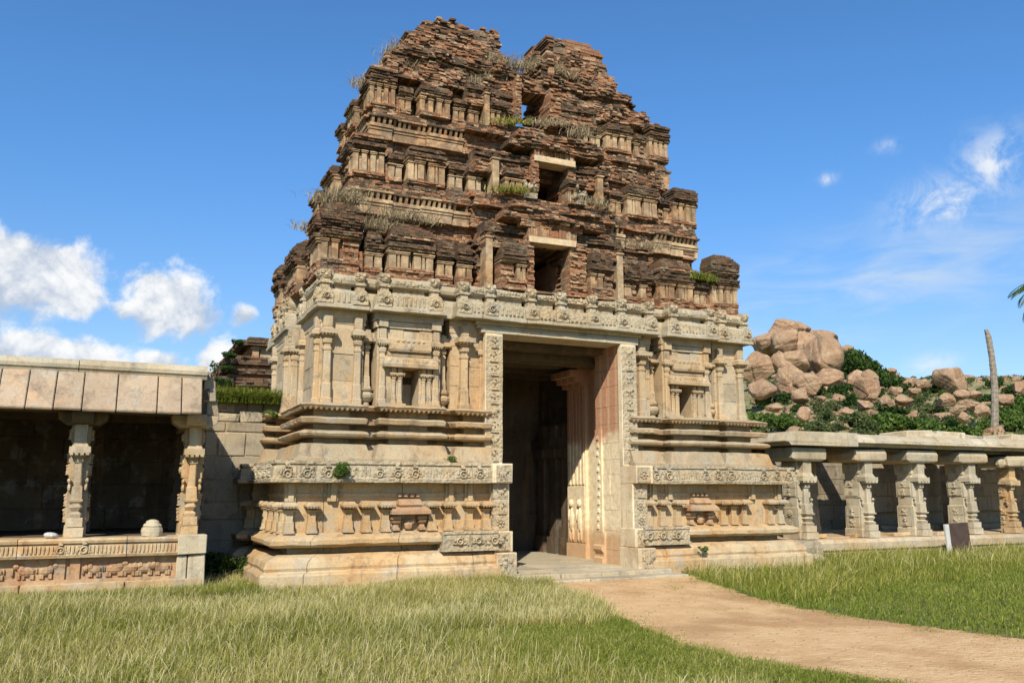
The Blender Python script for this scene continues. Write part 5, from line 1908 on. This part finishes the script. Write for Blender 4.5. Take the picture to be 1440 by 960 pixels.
# the boulder pile and the scattered blocks: (centre px, half width px, half height px, distance, shape seed, label)
BL = [
    (1100, 461, 22, 13, 150, 1, 'flat dark-edged boulder at the top left of the rock pile'),
    (1122, 462, 17, 14, 151, 2, 'round topmost boulder capping the rock pile'),
    (1084, 480, 26, 18, 149, 3, 'broad pale boulder below the flat one on the left shoulder of the pile'),
    (1106, 482, 22, 18, 147, 4, 'squarish boulder in the middle of the pile under the topmost one'),
    (1128, 487, 20, 22, 147, 5, 'tall upright block left of the biggest boulder of the pile'),
    (1155, 497, 26, 27, 143, 6, 'biggest smooth grey-brown boulder on the right face of the pile'),
    (1150, 478, 30, 14, 150, 7, 'long flat boulder lying on the biggest one at the right of the pile'),
    (1068, 513, 26, 22, 140, 8, 'large round boulder at the lower left of the pile beside the tower'),
    (1098, 508, 12, 20, 139, 9, 'narrow upright stone between two round boulders low in the pile'),
    (1118, 506, 20, 16, 139, 10, 'rounded boulder at the centre foot of the pile'),
    (1109, 535, 18, 23, 122, 11, 'pointed slab-like boulder leaning at the foot of the pile'),
    (1136, 539, 20, 15, 118, 12, 'dark undercut boulder right of the pointed slab'),
    (1126, 556, 12, 11, 110, 13, 'smooth round boulder sitting low in the bushes'),
    (1070, 545, 22, 14, 118, 14, 'pale cracked boulder low on the left next to the tower'),
    (1164, 532, 22, 14, 126, 15, 'wedge-shaped pale boulder right of the pile'),
    (1192, 492, 14, 8, 158, 16, 'small pale rock on the skyline just right of the pile'),
    (1203, 532, 15, 13, 132, 17, 'left boulder of the touching pair on the mid slope'),
    (1224, 530, 17, 15, 130, 18, 'right boulder of the touching pair on the mid slope'),
    (1219, 544, 20, 17, 122, 19, 'big squarish tan boulder below the touching pair'),
    (1250, 524, 13, 7, 155, 20, 'pale flat rock on the skyline between the trees'),
    (1280, 537, 13, 8, 150, 21, 'pale block on the slope right of the skyline rock'),
    (1298, 539, 13, 8, 148, 22, 'pale block left of the domed skyline boulder'),
    (1334, 531, 23, 20, 152, 48, 'domed split boulder standing on the right skyline'),
    (1322, 527, 10, 9, 155, 24, 'small round boulder tucked against the domed one'),
    (1180, 559, 12, 6, 115, 25, 'small pale stone in the scrub below the pair'),
    (1214, 568, 13, 8, 105, 26, 'pale stone half buried low on the middle slope'),
    (1248, 566, 12, 7, 108, 27, 'flat pale rock low on the slope under the shrubs'),
    (1268, 562, 16, 8, 110, 28, 'broad pale rock shelf on the lower middle slope'),
    (1258, 549, 10, 7, 120, 29, 'small tan block on the middle slope'),
    (1285, 549, 10, 6, 122, 30, 'small pale rock right of the middle slope'),
    (1328, 563, 15, 11, 108, 31, 'squarish orange block below the domed boulder'),
    (1352, 554, 12, 7, 116, 32, 'flat rock right of the orange block'),
    (1372, 554, 18, 6, 118, 33, 'long flat ledge left of the bare palm trunk'),
    (1368, 569, 18, 9, 103, 34, 'tumbled rock low beside the bare palm trunk'),
    (1348, 574, 12, 7, 100, 35, 'tan stone below the flat rock'),
    (1380, 577, 12, 9, 96, 36, 'brown block at the foot of the bare palm trunk'),
    (1416, 560, 14, 8, 112, 37, 'pale rock right of the bare palm trunk'),
    (1434, 545, 10, 8, 128, 38, 'rock at the right edge of the slope'),
    (1130, 580, 11, 11, 92, 39, 'orange upright stone in the low bushes near the tower'),
    (1152, 561, 11, 6, 112, 40, 'small stone in scrub below the wedge'),
    (1090, 572, 16, 7, 100, 41, 'pale flat stone in the scrub beside the tower'),
    (1354, 586, 10, 8, 88, 42, 'brown rock showing over the colonnade roof'),
    (1190, 578, 12, 5, 95, 43, 'low pale rock in the grass of the lower slope'),
]
for i, (u, v, w, h, D, sd, lab) in enumerate(BL):
    me = rock_mesh('boulder_mesh', sd, ncut=11 + sd % 6, k=26 + (sd % 3) * 16, base=ICO4)
    o = bpy.data.objects.new('boulder', me)
    COL.objects.link(o)
    if i > 15:
        w, h = w * .86, h * .9
    c = atD(u, v + h * .15, D)
    sc_ = D / F_PX * 1.0
    co_ = np.array([v_.co[:] for v_ in me.vertices])
    ex = (np.abs(co_ @ np.array([RT[0], RT[1], 0])).max(), np.abs(co_[:, 2]).max())
    rx, rz = w * sc_ / ex[0], h * 1.12 * sc_ / ex[1]
    o.location = c
    o.scale = (rx, (rx + rz) / 2 * 1.1, rz)
    tag(o, lab, 'boulder', 'boulders on the hillside')
# small rubble over the slope: too many to count
vsA, fsA = [], []
rg = np.random.default_rng(12)
base_rocks = [rock_mesh('r', 200 + i, base=ico(2)) for i in range(4)]
br = [(np.array([v_.co[:] for v_ in m_.vertices]), [list(p_.vertices) for p_ in m_.polygons]) for m_ in base_rocks]
for _ in range(800):
    u, v = rg.uniform(1040, 1700), rg.uniform(515, 612)
    p = hill_hit(u, v)
    co_, f_ = br[rg.integers(4)]
    s = (.2 + 1.1 * rg.random() ** 2.2) * np.array([1.2, 1.0, .75])
    off = len(vsA)
    a_ = rg.uniform(0, 6.28)
    rot = np.array([[math.cos(a_), -math.sin(a_), 0], [math.sin(a_), math.cos(a_), 0], [0, 0, 1]])
    vsA.extend((co_ * s @ rot + p).tolist())
    fsA.extend([[q + off for q in f] for f in f_])
me = bpy.data.meshes.new('rubble')
me.from_pydata(vsA, [], fsA)
me.materials.append(MATS['boulder'])
o = bpy.data.objects.new('rubble', me)
COL.objects.link(o)
o['kind'] = 'stuff'


# ------------------------------------------------------------------ foliage
def mesh_np(name, co, quads, mat, tint=None, tris=None):
    me = bpy.data.meshes.new(name)
    n = len(co)
    me.vertices.add(n)
    me.vertices.foreach_set('co', co.astype(np.float32).ravel())
    nq = 0 if quads is None else len(quads)
    nt_ = 0 if tris is None else len(tris)
    li = np.concatenate([q for q in ((quads.ravel() if nq else np.zeros(0, np.int32)), (tris.ravel() if nt_ else np.zeros(0, np.int32)))]).astype(np.int32)
    me.loops.add(len(li))
    me.loops.foreach_set('vertex_index', li)
    me.polygons.add(nq + nt_)
    tot = np.concatenate([np.full(nq, 4, np.int32), np.full(nt_, 3, np.int32)])
    st = np.concatenate([[0], np.cumsum(tot)[:-1]]).astype(np.int32)
    me.polygons.foreach_set('loop_start', st)
    me.polygons.foreach_set('loop_total', tot)
    me.materials.append(MATS[mat])
    if tint is not None:
        at = me.attributes.new('tint', 'FLOAT', 'POINT')
        at.data.foreach_set('value', tint.astype(np.float32))
    me.update(calc_edges=True)
    return me


def leaf_cloud(name, mat, n, lobes, size, rg, tone=0.0):
    """leaf-sized faces through a lumpy volume; lobes: (cx,cy,cz,rx,ry,rz)"""
    lobes = np.array(lobes)
    wts = lobes[:, 3] * lobes[:, 4] * lobes[:, 5]
    li = rg.choice(len(lobes), n, p=wts / wts.sum())
    d = rg.normal(size=(n, 3))
    d /= np.linalg.norm(d, axis=1)[:, None]
    rad = rg.uniform(0.45, 1.06, n) ** 0.6
    c = lobes[li, :3] + d * lobes[li, 3:] * rad[:, None]
    c = wob(c, size * 2.2, 0.9 / max(size, .05) * .15)
    a = rg.normal(size=(n, 3)) + d * .6
    a /= np.linalg.norm(a, axis=1)[:, None]
    b_ = np.cross(a, rg.normal(size=(n, 3)))
    b_ /= np.linalg.norm(b_, axis=1)[:, None] + 1e-9
    s = size * rg.uniform(.6, 1.4, n)[:, None]
    u, v = b_ * s, np.cross(a, b_) * s * .55
    co = np.stack([c - u, c - v * .9, c + u, c + v * .9], 1).reshape(-1, 3)
    q = np.arange(4 * n).reshape(n, 4)
    lobt = rg.uniform(-.25, .25, len(lobes))[li]
    t = np.clip(rg.normal(.42 + tone, .2, n) + lobt, 0, 1)
    return mesh_np(name, co, q, mat, np.repeat(t, 4))


def lobes_bush(rg, n=9, flat=.8):
    out = []
    for i in range(n):
        a, r = rg.uniform(0, 6.28), rg.uniform(0, .62)
        out.append((r * math.cos(a), r * math.sin(a), rg.uniform(.25, .8) * flat, rg.uniform(.25, .45), rg.uniform(.25, .45), rg.uniform(.2, .38) * flat))
    return out


rg = np.random.default_rng(21)
BUSH = [leaf_cloud('bush_mesh', mt, nn, lobes_bush(rg, 10), sz, rg) for mt, nn, sz in (('leaf_dark', 1500, .075), ('leaf_dark', 1300, .085), ('leaf_green', 1500, .085), ('leaf_green', 1300, .095), ('leaf_olive', 1100, .07), ('leaf_olive', 1000, .08))]


def put_bush(me, p, r, h, lab, group, rot, name='shrub', sink=.1):
    o = bpy.data.objects.new(name, me)
    COL.objects.link(o)
    o.location = (p[0], p[1], p[2] - h * sink)
    o.scale = (r, r, h)
    o.rotation_euler = (0, 0, rot)
    return tag(o, lab, 'shrub', group)


# shrubs that read one by one on the slope
SH = []
NSK = 0
for u, v, w, k_ in ((1205, 545, 14, 0), (1180, 548, 16, 0), (1150, 550, 16, 0), (1100, 558, 18, 0), (1075, 565, 18, 2), (1125, 575, 12, 0), (1165, 570, 20, 4), (1190, 563, 18, 0), (1235, 555, 15, 0), (1275, 545, 14, 0), (1300, 550, 15, 0), (1315, 545, 14, 0), (1290, 560, 18, 4), (1255, 578, 20, 0), (1310, 572, 22, 4), (1340, 560, 10, 2), (1395, 560, 18, 1), (1400, 540, 12, 1), (1425, 550, 14, 0), (1390, 575, 12, 1),
                    (1075, 590, 26, 2), (1100, 592, 24, 2), (1122, 596, 18, 2), (1145, 600, 22, 4), (1170, 600, 18, 4), (1200, 588, 26, 4), (1235, 592, 28, 2), (1262, 594, 26, 2), (1285, 596, 22, 2), (1322, 600, 24, 3), (1352, 602, 24, 3), (1380, 600, 14, 3), (1412, 586, 22, 3), (1430, 575, 22, 3), (1437, 598, 18, 3), (1220, 600, 18, 4), (1300, 590, 18, 4), (1340, 590, 14, 4), (1160, 585, 16, 4), (1115, 560, 12, 0), (1155, 540, 10, 0), (1180, 530, 13, 0), (1088, 550, 8, 1), (1330, 552, 8, 2), (1240, 540, 10, 1), (1440, 562, 14, 2), (1460, 570, 22, 2), (1480, 590, 26, 3), (1475, 555, 18, 0)):
    SH.append((u, v, w, k_))
tones = {0: 'dark evergreen shrub', 1: 'dark grey-green shrub', 2: 'bright green leafy shrub', 3: 'glossy bright green shrub', 4: 'pale olive shrub', 5: 'dry olive shrub'}
for i, (u, v, w, k_) in enumerate(SH):
    p = hill_hit(u, v + w * .55)
    D = math.hypot(p[0], p[1])
    p[2] = hill_z(p[0], p[1])
    r = w * D / F_PX * 1.15
    zone = ('low behind the colonnade roof' if v > 584 else 'half way up the boulder slope')
    put_bush(BUSH[(k_ + (i % 2 if k_ in (0, 2, 4) else 0)) % 6], p, r, r * rg.uniform(.9, 1.2), '%s %s' % (tones[k_], zone), 'shrubs on the hillside, %s %s' % (tones[k_], zone), rg.uniform(0, 6.28))
# dark trees along the ridge right of the pile
for i, u in enumerate(list(range(1166, 1274, 7))):
    D = 150.0 if u < 1280 else 158.0
    vt = float(np.interp(u, [1166, 1185, 1205, 1225, 1245, 1265, 1300, 1440], [497, 483, 493, 505, 519, 530, 534, 538])) + rg.uniform(-3, 5)
    if u > 1280:
        vt += 3
    p = atD(u, vt, D)
    zb_ = hill_z(p[0], p[1])
    h = max(1.0, p[2] - zb_)
    put_bush(BUSH[i % 2], np.array([p[0], p[1], zb_ - .3]), max(1.4, h * .75), h * 1.05, 'dark evergreen thicket tree on the ridge right of the rock pile' if u < 1280 else 'small dark tree on the low right-hand skyline', 'trees on the ridge' if u < 1280 else 'trees on the low skyline', rg.uniform(0, 6.28), 'hill_tree', 0)
# low scrub cover, uncountable
N = 1000
cs = []
for _ in range(N):
    p = hill_hit(rg.uniform(1030, 1750), rg.uniform(500, 612))
    cs.append(p)
cs = np.array(cs)
n = N * 60
ci = np.repeat(np.arange(N), 60)
rad = rg.uniform(.4, 1.3, N)[ci]
d = rg.normal(size=(n, 3))
d /= np.linalg.norm(d, axis=1)[:, None]
d[:, 2] = np.abs(d[:, 2]) * .6
c = cs[ci] + d * rad[:, None] * rg.uniform(.5, 1, n)[:, None]
a = rg.normal(size=(n, 3)); a /= np.linalg.norm(a, axis=1)[:, None]
b_ = np.cross(a, rg.normal(size=(n, 3))); b_ /= np.linalg.norm(b_, axis=1)[:, None]
s = rg.uniform(.10, .26, n)[:, None]
co = np.stack([c - b_ * s, c - np.cross(a, b_) * s * .5, c + b_ * s, c + np.cross(a, b_) * s * .5], 1).reshape(-1, 3)
me = mesh_np('hillside_scrub', co, np.arange(4 * n).reshape(n, 4), 'leaf_olive', np.repeat(np.clip(rg.uniform(0, 1, N)[ci] * .7 + rg.uniform(0, .3, n), 0, 1), 4))
o = bpy.data.objects.new('hillside_scrub', me)
COL.objects.link(o)
o['kind'] = 'stuff'

# dead palm trunk and coconut palm
mb = MB()
D = 62.0
p0, p1 = atD(1401, 600, D), atD(1389, 471, D)
rr = []
n = 40
for i in range(n + 1):
    t = i / n
    c = p0 + (p1 - p0) * t
    c = c + RT * (0.25 * math.sin(t * 2.6) - .1)
    r_ = (.23 - .06 * t) * (1 + (.05 if i % 2 else -.02))
    rr.append([(c[0] + r_ * math.cos(2 * math.pi * j / 9), c[1] + r_ * math.sin(2 * math.pi * j / 9), c[2]) for j in range(9)])
c = p1
rr.append([(c[0] - .1 + .13 * math.cos(2 * math.pi * j / 9), c[1] + .12 * math.sin(2 * math.pi * j / 9), c[2] + .3 + .12 * math.sin(j * 2.2)) for j in range(9)])
mb.loft(rr)
DP = thing('dead_palm_trunk', 'tall bare dead palm trunk without a crown, standing behind the colonnade', 'tree', tuple(p0))
mb.build('trunk', 'bark', DP, wear=.02, wf=3, smooth=False)
PT = thing('coconut_palm', 'green coconut palm whose frond tips reach in at the right edge', 'palm tree', (0, 0, 0))
D = 48.0
pc = atD(1492, 398, D)
pb = atD(1510, 700, D)
PT.location = (pb[0], pb[1], 0)
from mathutils import Matrix
PINV[PT.name] = Matrix.Translation(PT.location).inverted()
mb = MB()
rr = []
for i in range(25):
    t = i / 24
    c = np.array([pb[0], pb[1], 0]) * (1 - t) + pc * t + RT * .4 * math.sin(t * 3.14)
    r_ = (.22 - .08 * t) * (1 + (.05 if i % 2 else 0))
    rr.append([(c[0] + r_ * math.cos(2 * math.pi * j / 9), c[1] + r_ * math.sin(2 * math.pi * j / 9), c[2]) for j in range(9)])
mb.loft(rr)
mb.build('trunk', 'bark', PT)
cos, qs, tn = [], [], []
rg = np.random.default_rng(31)
for f in range(20):
    az = f / 20 * 6.283 + rg.uniform(-.15, .15)
    el = rg.uniform(-.3, 1.0)
    L = rg.uniform(2.3, 3.0)
    hd = np.array([math.cos(az), math.sin(az), 0])
    pos = pc.copy()
    m_ = 34
    for k_ in range(m_):
        t = k_ / m_
        e = el - t * 1.5
        dr = hd * math.cos(e) + np.array([0, 0, math.sin(e)])
        pos = pos + dr * L / m_
        side = np.cross(dr, [0, 0, 1]); side /= np.linalg.norm(side) + 1e-6
        ll = .62 * math.sin(math.pi * min(1, .12 + t * .9)) + .08
        for sg in (-1, 1):
            tip = pos + side * sg * ll * .85 + dr * ll * .45 - np.array([0, 0, ll * .45])
            wv_ = dr * .035
            i0 = len(cos)
            mid = (pos + tip) / 2 + np.array([0, 0, .03])
            cos += [pos - wv_, mid - wv_ * 1.2, tip, mid + wv_ * 1.2]
            qs.append((i0, i0 + 1, i0 + 2, i0 + 3))
            tn += [float(np.clip(rg.normal(.55, .2), 0, 1))] * 4
me = mesh_np('fronds', np.array(cos), np.array(qs), 'leaf_green', np.array(tn))
o = bpy.data.objects.new('fronds', me)
COL.objects.link(o)
o.parent = PT
o.matrix_parent_inverse = PINV[PT.name]


# ------------------------------------------------------------------ grass
def blades(xy, h, w, rg, lean=.35, wind=(.10, -.03), tint=None, z=0.0, zs=None):
    n = len(xy)
    az = rg.uniform(0, 6.283, n)
    side = np.stack([np.cos(az), np.sin(az), np.zeros(n)], 1)
    ld = rg.uniform(0, 6.283, n)
    lm = np.abs(rg.normal(0, lean * 1.5, n))
    l2 = ld + rg.normal(0, .9, n)
    d1 = np.stack([np.cos(ld) * lm * .6 + wind[0], np.sin(ld) * lm * .6 + wind[1], np.zeros(n)], 1) * h[:, None]
    d2 = np.stack([np.cos(l2), np.sin(l2), np.zeros(n)], 1) * (lm * rg.uniform(.3, 1.5, n) * h)[:, None]
    b0 = np.concatenate([xy, np.full((n, 1), z) if zs is None else zs[:, None]], 1)
    zu = np.array([0, 0, 1.0])
    m1 = b0 + d1 * .35 + zu * (h * .42)[:, None]
    m2 = b0 + d1 * .8 + d2 * .25 + zu * (h * np.clip(.78 - .1 * lm, .5, 1))[:, None]
    tip = b0 + d1 * 1.1 + d2 + zu * (h * np.clip(1 - .45 * lm, .35, 1))[:, None]
    ww = w[:, None] * side
    co = np.stack([b0 - ww, b0 + ww, m1 + ww * .9, m1 - ww * .9, m2 + ww * .7, m2 - ww * .7, tip], 1).reshape(-1, 3)
    i = np.arange(n)[:, None] * 7
    q = np.concatenate([i + np.array([[0, 1, 2, 3]]), i + np.array([[3, 2, 4, 5]])])
    t = i + np.array([[5, 4, 6]])
    tt = np.stack([tint * .75, tint * .75, tint, tint, np.clip(tint * 1.1 + .03, 0, 1), np.clip(tint * 1.1 + .03, 0, 1), np.clip(tint * 1.2 + .06, 0, 1)], 1).reshape(-1)
    return co, q, t, tt


def lateral(path, x, y):
    ys = np.array([p[1] for p in path])[::-1]
    xs = np.array([p[0] for p in path])[::-1]
    return np.interp(y, ys, xs)


def nz(x, y, s=0.0):
    return (np.sin(x * 1.3 + s) * np.cos(y * 1.7 - s) + np.sin(x * 3.1 - y * 2.3 + s) * .6 + np.sin(x * .55 + y * .7 + s * 2) * .8 + np.sin(x * 7.3 + y * 5.9) * .3) / 2.7


def scatter(n, x0, x1, y0, y1, rg):
    return np.stack([rg.uniform(x0, x1, n), rg.uniform(y0, y1, n)], 1)


rg = np.random.default_rng(41)
acc = []


def area(n, x0, x1, y0, y1, cond, hfn, wfn, tfn, lean=.4):
    xy = scatter(n, x0, x1, y0, y1, rg)
    m_ = cond(xy[:, 0], xy[:, 1])
    xy = xy[m_]
    h = hfn(xy[:, 0], xy[:, 1]) * rg.uniform(.55, 1.25, len(xy))
    w = wfn(len(xy))
    t = np.clip(tfn(xy[:, 0], xy[:, 1]) + rg.normal(0, .2, len(xy)), 0, 1)
    return blades(xy, h, w, rg, lean, tint=t)


def join(parts):
    co, q, t, tn, o = [], [], [], [], 0
    for a, b_, c, d in parts:
        co.append(a); q.append(b_ + o); t.append(c + o); tn.append(d)
        o += len(a)
    return np.concatenate(co), np.concatenate(q), np.concatenate(t), np.concatenate(tn)


def occupied(x, y):
    """true where walls and plinths stand"""
    return ((x > 2.15) & (x < 13.85) & (y > 14.45)) | ((x < 1.5) & (y > 14.6)) | ((x > 15.5) & (y > 16.6)) | ((y > 13.7) & (x > 6.5) & (x < 10.0)) | (y > 17.6)


def left_of(x, y):
    return (x < lateral(PATH_L, x, y) + .12 * nz(x * 3, y * 3)) & ~occupied(x, y)


def right_of(x, y):
    return (x > lateral(PATH_R, x, y) + .12 * nz(x * 3, y * 3)) & ~occupied(x, y)


def short_zone(x, y):
    # trodden, mown strip along the near left edge of the path
    return (x > 4.0 - .12 * (y - 5) + .9 * nz(x * 1.4, y * 1.4) + np.random.default_rng(5).normal(0, .35, np.shape(x))) & (y < 9.4 + .4 * nz(x * 2, y))


tall = [
    area(230000, -3.5, 7.2, 5.0, 17.5, lambda x, y: left_of(x, y) & ~short_zone(x, y) & (y > 4.9), lambda x, y: .175 + .09 * nz(x, y) + .05 * nz(x * .45, y * .45, 3.0), lambda n: rg.uniform(.0018, .0034, n), lambda x, y: .42 + .34 * nz(x * .9, y * .9, 2.0)),
    area(60000, -3.5, 7.2, 5.0, 17.5, lambda x, y: left_of(x, y) & ~short_zone(x, y), lambda x, y: .24 + .10 * nz(x, y) + .05 * nz(x * .45, y * .45, 3.0), lambda n: rg.uniform(.0014, .0028, n), lambda x, y: .8 + .25 * nz(x * .6, y * .6, 1.0), .35),
    area(40000, 9.0, 27.0, 6.0, 17.2, lambda x, y: right_of(x, y) & (y > 10.0 + .25 * (x - 10) + .5 * nz(x, y)), lambda x, y: .22 + .07 * nz(x, y), lambda n: rg.uniform(.003, .005, n), lambda x, y: .36 + .15 * nz(x, y)),
    area(7000, 9.0, 27.0, 6.0, 17.2, lambda x, y: right_of(x, y) & (y > 12.0 + .12 * (x - 10)), lambda x, y: .32 + .06 * nz(x, y), lambda n: rg.uniform(.003, .005, n), lambda x, y: .75 + 0 * x),
]
co, q, t, tn = join(tall)
me = mesh_np('tall_grass', co, q, 'grass_blade', tn, t)
o = bpy.data.objects.new('tall_grass', me)
COL.objects.link(o)
o['kind'] = 'stuff'
short = [
    area(90000, 2.5, 6.6, 4.6, 10.5, lambda x, y: left_of(x, y) & (short_zone(x, y) | (rg.random(len(x)) < .15)), lambda x, y: .075 + .02 * nz(x, y), lambda n: rg.uniform(.002, .0038, n), lambda x, y: .42 + .2 * nz(x, y), .6),
    area(120000, 8.6, 24.0, 5.5, 16.8, lambda x, y: right_of(x, y), lambda x, y: .085 + .03 * nz(x, y), lambda n: rg.uniform(.0035, .006, n), lambda x, y: .36 + .15 * nz(x, y), .5),
    # sparse tufts creeping onto the path
    area(30000, 5.4, 10.2, 5.5, 13.5, lambda x, y: ~left_of(x, y) & ~right_of(x, y) & ((nz(x * 2.2, y * 2.2, 5.0) > .52) & (x > lateral(PATH_R, x, y) - 1.1) | ((x < lateral(PATH_L, x, y) + .25) & (rg.random(len(x)) < .3))) & ~occupied(x, y), lambda x, y: .03 + 0 * x, lambda n: rg.uniform(.002, .004, n), lambda x, y: .4 + 0 * x, .7),
    area(70000, 5.0, 10.4, 5.0, 13.8, lambda x, y: ~left_of(x, y) & ~right_of(x, y) & ~occupied(x, y) & (rg.random(len(x)) < np.exp(-np.minimum(np.abs(x - lateral(PATH_L, x, y)), np.abs(x - lateral(PATH_R, x, y))) / .13)) & (nz(x * 2.6, y * 2.6, 1.5) > -.25), lambda x, y: .04 + 0 * x, lambda n: rg.uniform(.002, .004, n), lambda x, y: .5 + 0 * x, .7),
    area(26000, -6, 2.2, 13.8, 15.2, lambda x, y: left_of(x, y), lambda x, y: .2 + 0 * x, lambda n: rg.uniform(.0025, .0045, n), lambda x, y: .45 + 0 * x, .5),
]
co, q, t, tn = join(short)
me = mesh_np('short_grass', co, q, 'grass_short', tn, t)
o = bpy.data.objects.new('short_grass', me)
COL.objects.link(o)
o['kind'] = 'stuff'

# ------------------------------------------------------------------ plants on the masonry
rg = np.random.default_rng(51)


def tuft(name, pts, n, h, mat, lab, cat, group=None, spread=.12, tone=.5):
    c = np.array(pts)
    k_ = rg.integers(len(c), size=n)
    b0 = c[k_] + np.stack([rg.normal(0, spread * 1.25, n), rg.normal(0, spread * .6, n), np.zeros(n)], 1)
    hh = h * rg.uniform(.5, 1.2, n)
    co, q, t, tn = blades(b0[:, :2], hh, rg.uniform(.005, .010, n), rg, .55, (.1, -.1), np.clip(rg.normal(tone, .25, n), 0, 1), zs=b0[:, 2])
    me = mesh_np(name, co, q, mat, tn, t)
    o = bpy.data.objects.new(name, me)
    COL.objects.link(o)
    return tag(o, lab, cat, group)


def tower_tuft(u0, u1, v, Y, n, h, lab, mat='dry_grass', tone=.5, v1=None):
    pts = [onY(u0 + (u1 - u0) * i / 5, v + ((v1 if v1 is not None else v) - v) * i / 5, Y) + np.array([0, .02, -.03]) for i in range(6)]
    tuft('dry_grass_tuft' if mat == 'dry_grass' else 'grass_tuft', pts, n, h, mat, lab, 'grass tuft', 'tufts growing on the tower')


tower_tuft(458, 500, 284, 15.45, 420, .32, 'thick grey dry tuft on top of the left corner shrine, lowest brick tier')
tower_tuft(505, 545, 318, 15.5, 320, .26, 'dry tuft on the ledge right of the left corner shrine, lowest brick tier', v1=322)
tower_tuft(545, 600, 303, 15.6, 360, .24, 'dry grass along the top of the left long shrine, lowest brick tier', v1=312)
tower_tuft(428, 446, 322, 16.2, 160, .22, 'faint dry tuft on the left flank of the lowest brick tier')
tower_tuft(548, 580, 100, 16.7, 300, .26, 'tawny tuft on the shoulder under the left peak')
tower_tuft(508, 532, 124, 16.7, 320, .24, 'pale wispy grass on the left outline beside the third tier corner', v1=112)
tower_tuft(548, 576, 80, 16.9, 360, .26, 'pale wispy grass high on the left outline below the left peak', v1=70)
tower_tuft(680, 745, 92, 16.75, 520, .34, 'golden dry grass in the gap between the two peaks', tone=.6, v1=98)
tower_tuft(660, 700, 118, 16.6, 260, .24, 'tawny tuft under the gap, left of the top opening', v1=112)
tower_tuft(755, 800, 94, 16.7, 320, .26, 'dry grass at the foot of the right peak', v1=108)
tower_tuft(700, 734, 171, 16.0, 260, .13, 'greenish tuft on the ledge left below the top opening', 'grass_blade', .45)
tower_tuft(750, 792, 172, 16.0, 300, .11, 'golden tuft on the sill of the top opening', tone=.6, v1=172)
tower_tuft(704, 738, 268, 15.5, 360, .16, 'short tuft on the ledge beside the statue at the middle window', 'grass_blade', .5)
tower_tuft(820, 852, 283, 15.5, 220, .2, 'dry tuft right below the middle window', v1=290)
tower_tuft(885, 935, 345, 15.5, 220, .18, 'sparse dry grass on the right long shrine of the lowest brick tier', v1=348)
tower_tuft(808, 822, 190, 16.05, 160, .26, 'golden tuft right of the top opening', tone=.65)
tuft('grass_tuft', [onY(976 + i * 5, 392 + i, 15.2) for i in range(5)], 420, .2, 'grass_short', 'bright green tuft on the right shrines of the lowest brick tier', 'grass tuft', 'tufts growing on the tower', .07, .4)
# green plants
def shrublet(name, p, r, h, mat, n, size, lab, sink=0):
    me = leaf_cloud(name, mat, n, [(l[0] * r, l[1] * r, l[2] * h, l[3] * r, l[4] * r, l[5] * h) for l in lobes_bush(rg, 7)], size, rg, .12)
    o = bpy.data.objects.new(name, me)
    COL.objects.link(o)
    o.location = (p[0], p[1], p[2] - sink)
    return tag(o, lab, 'plant')


shrublet('wall_plant', onY(479, 676, 14.5), .26, .36, 'leaf_green', 1700, .018, 'feathery green plant growing out of the carved band on the left wing')
shrublet('wall_plant', onY(631, 650, 14.72), .14, .16, 'leaf_green', 420, .016, 'small green weed on the ledge above the carved band, near the doorway')
shrublet('wall_plant', onY(989, 776, 14.35), .16, .13, 'leaf_green', 360, .018, 'small creeper on the plinth at the right foot of the tower')
shrublet('corner_bush', (1.95, 16.4, -.02), .55, .62, 'leaf_dark', 2600, .035, 'dark shaded bush in the gap between the left hall and the tower')
shrublet('roof_weed', (1.42, 15.2, 3.58), .12, .24, 'leaf_dark', 120, .022, 'small weed on the right end of the left hall roof')
o = tuft('wall_grass', [(1.75 + i * .14, 17.75 + .05 * (i % 2), 3.33) for i in range(9)], 1900, .34, 'grass_short', 'thick green grass growing along the top of the linking wall', 'grass', None, .09, .3)
shrublet('wall_creeper', (2.75, 17.62, 3.02), .26, .2, 'leaf_green', 700, .03, 'light green creeper at the right end of the linking wall top')
for (u, v, r) in ((322, 500, .42), (334, 482, .36), (322, 518, .4), (312, 538, .5)):
    me = BUSH[1]
    p = onY(u, v, YF - .1)
    put_bush(me, p, r * .9, r * .8, 'dark green shrub rooted in the distant brick tower', 'shrubs on the distant tower', rg.uniform(0, 6), 'wall_shrub', .4)

# statue fragments by the middle window
rngp = random.Random(77)
for (u, v, nm, lab) in ((748, 258, 'statue_fragment', 'broken grey stucco figure at the left of the middle window'), (818, 268, 'statue_fragment', 'weathered white stucco figure at the right of the middle window')):
    c = onY(u, v, 15.5)
    mb = MB()
    for _ in range(12):
        mb.blob((c[0] + rngp.uniform(-.15, .15), 15.55 + rngp.uniform(-.03, .08), c[2] + rngp.uniform(-.2, .08)), (rngp.uniform(.03, .075), .06, rngp.uniform(.03, .075)), 0, 8, 5)
    mb.box(c[0] - .14, c[0] + .14, 15.53, 15.8, c[2] - .32, c[2] - .2)
    tag(mb.build(nm, 'stone_grey', None, wear=.04, wf=9), lab, 'statue')

# twigs and pebbles on the path
mb = MB()
rngp = random.Random(88)
for _ in range(520):
    y = rngp.uniform(5.5, 13.5)
    x = rngp.uniform(float(lateral(PATH_L, 0, y)), float(lateral(PATH_R, 0, y)))
    s = rngp.uniform(.004, .014)
    mb.blob((x, y, .008), (s * rngp.uniform(1, 2.5), s, s * .6), 0, 5, 3)
o = mb.build('path_grit', 'debris', None)
o['kind'] = 'stuff'
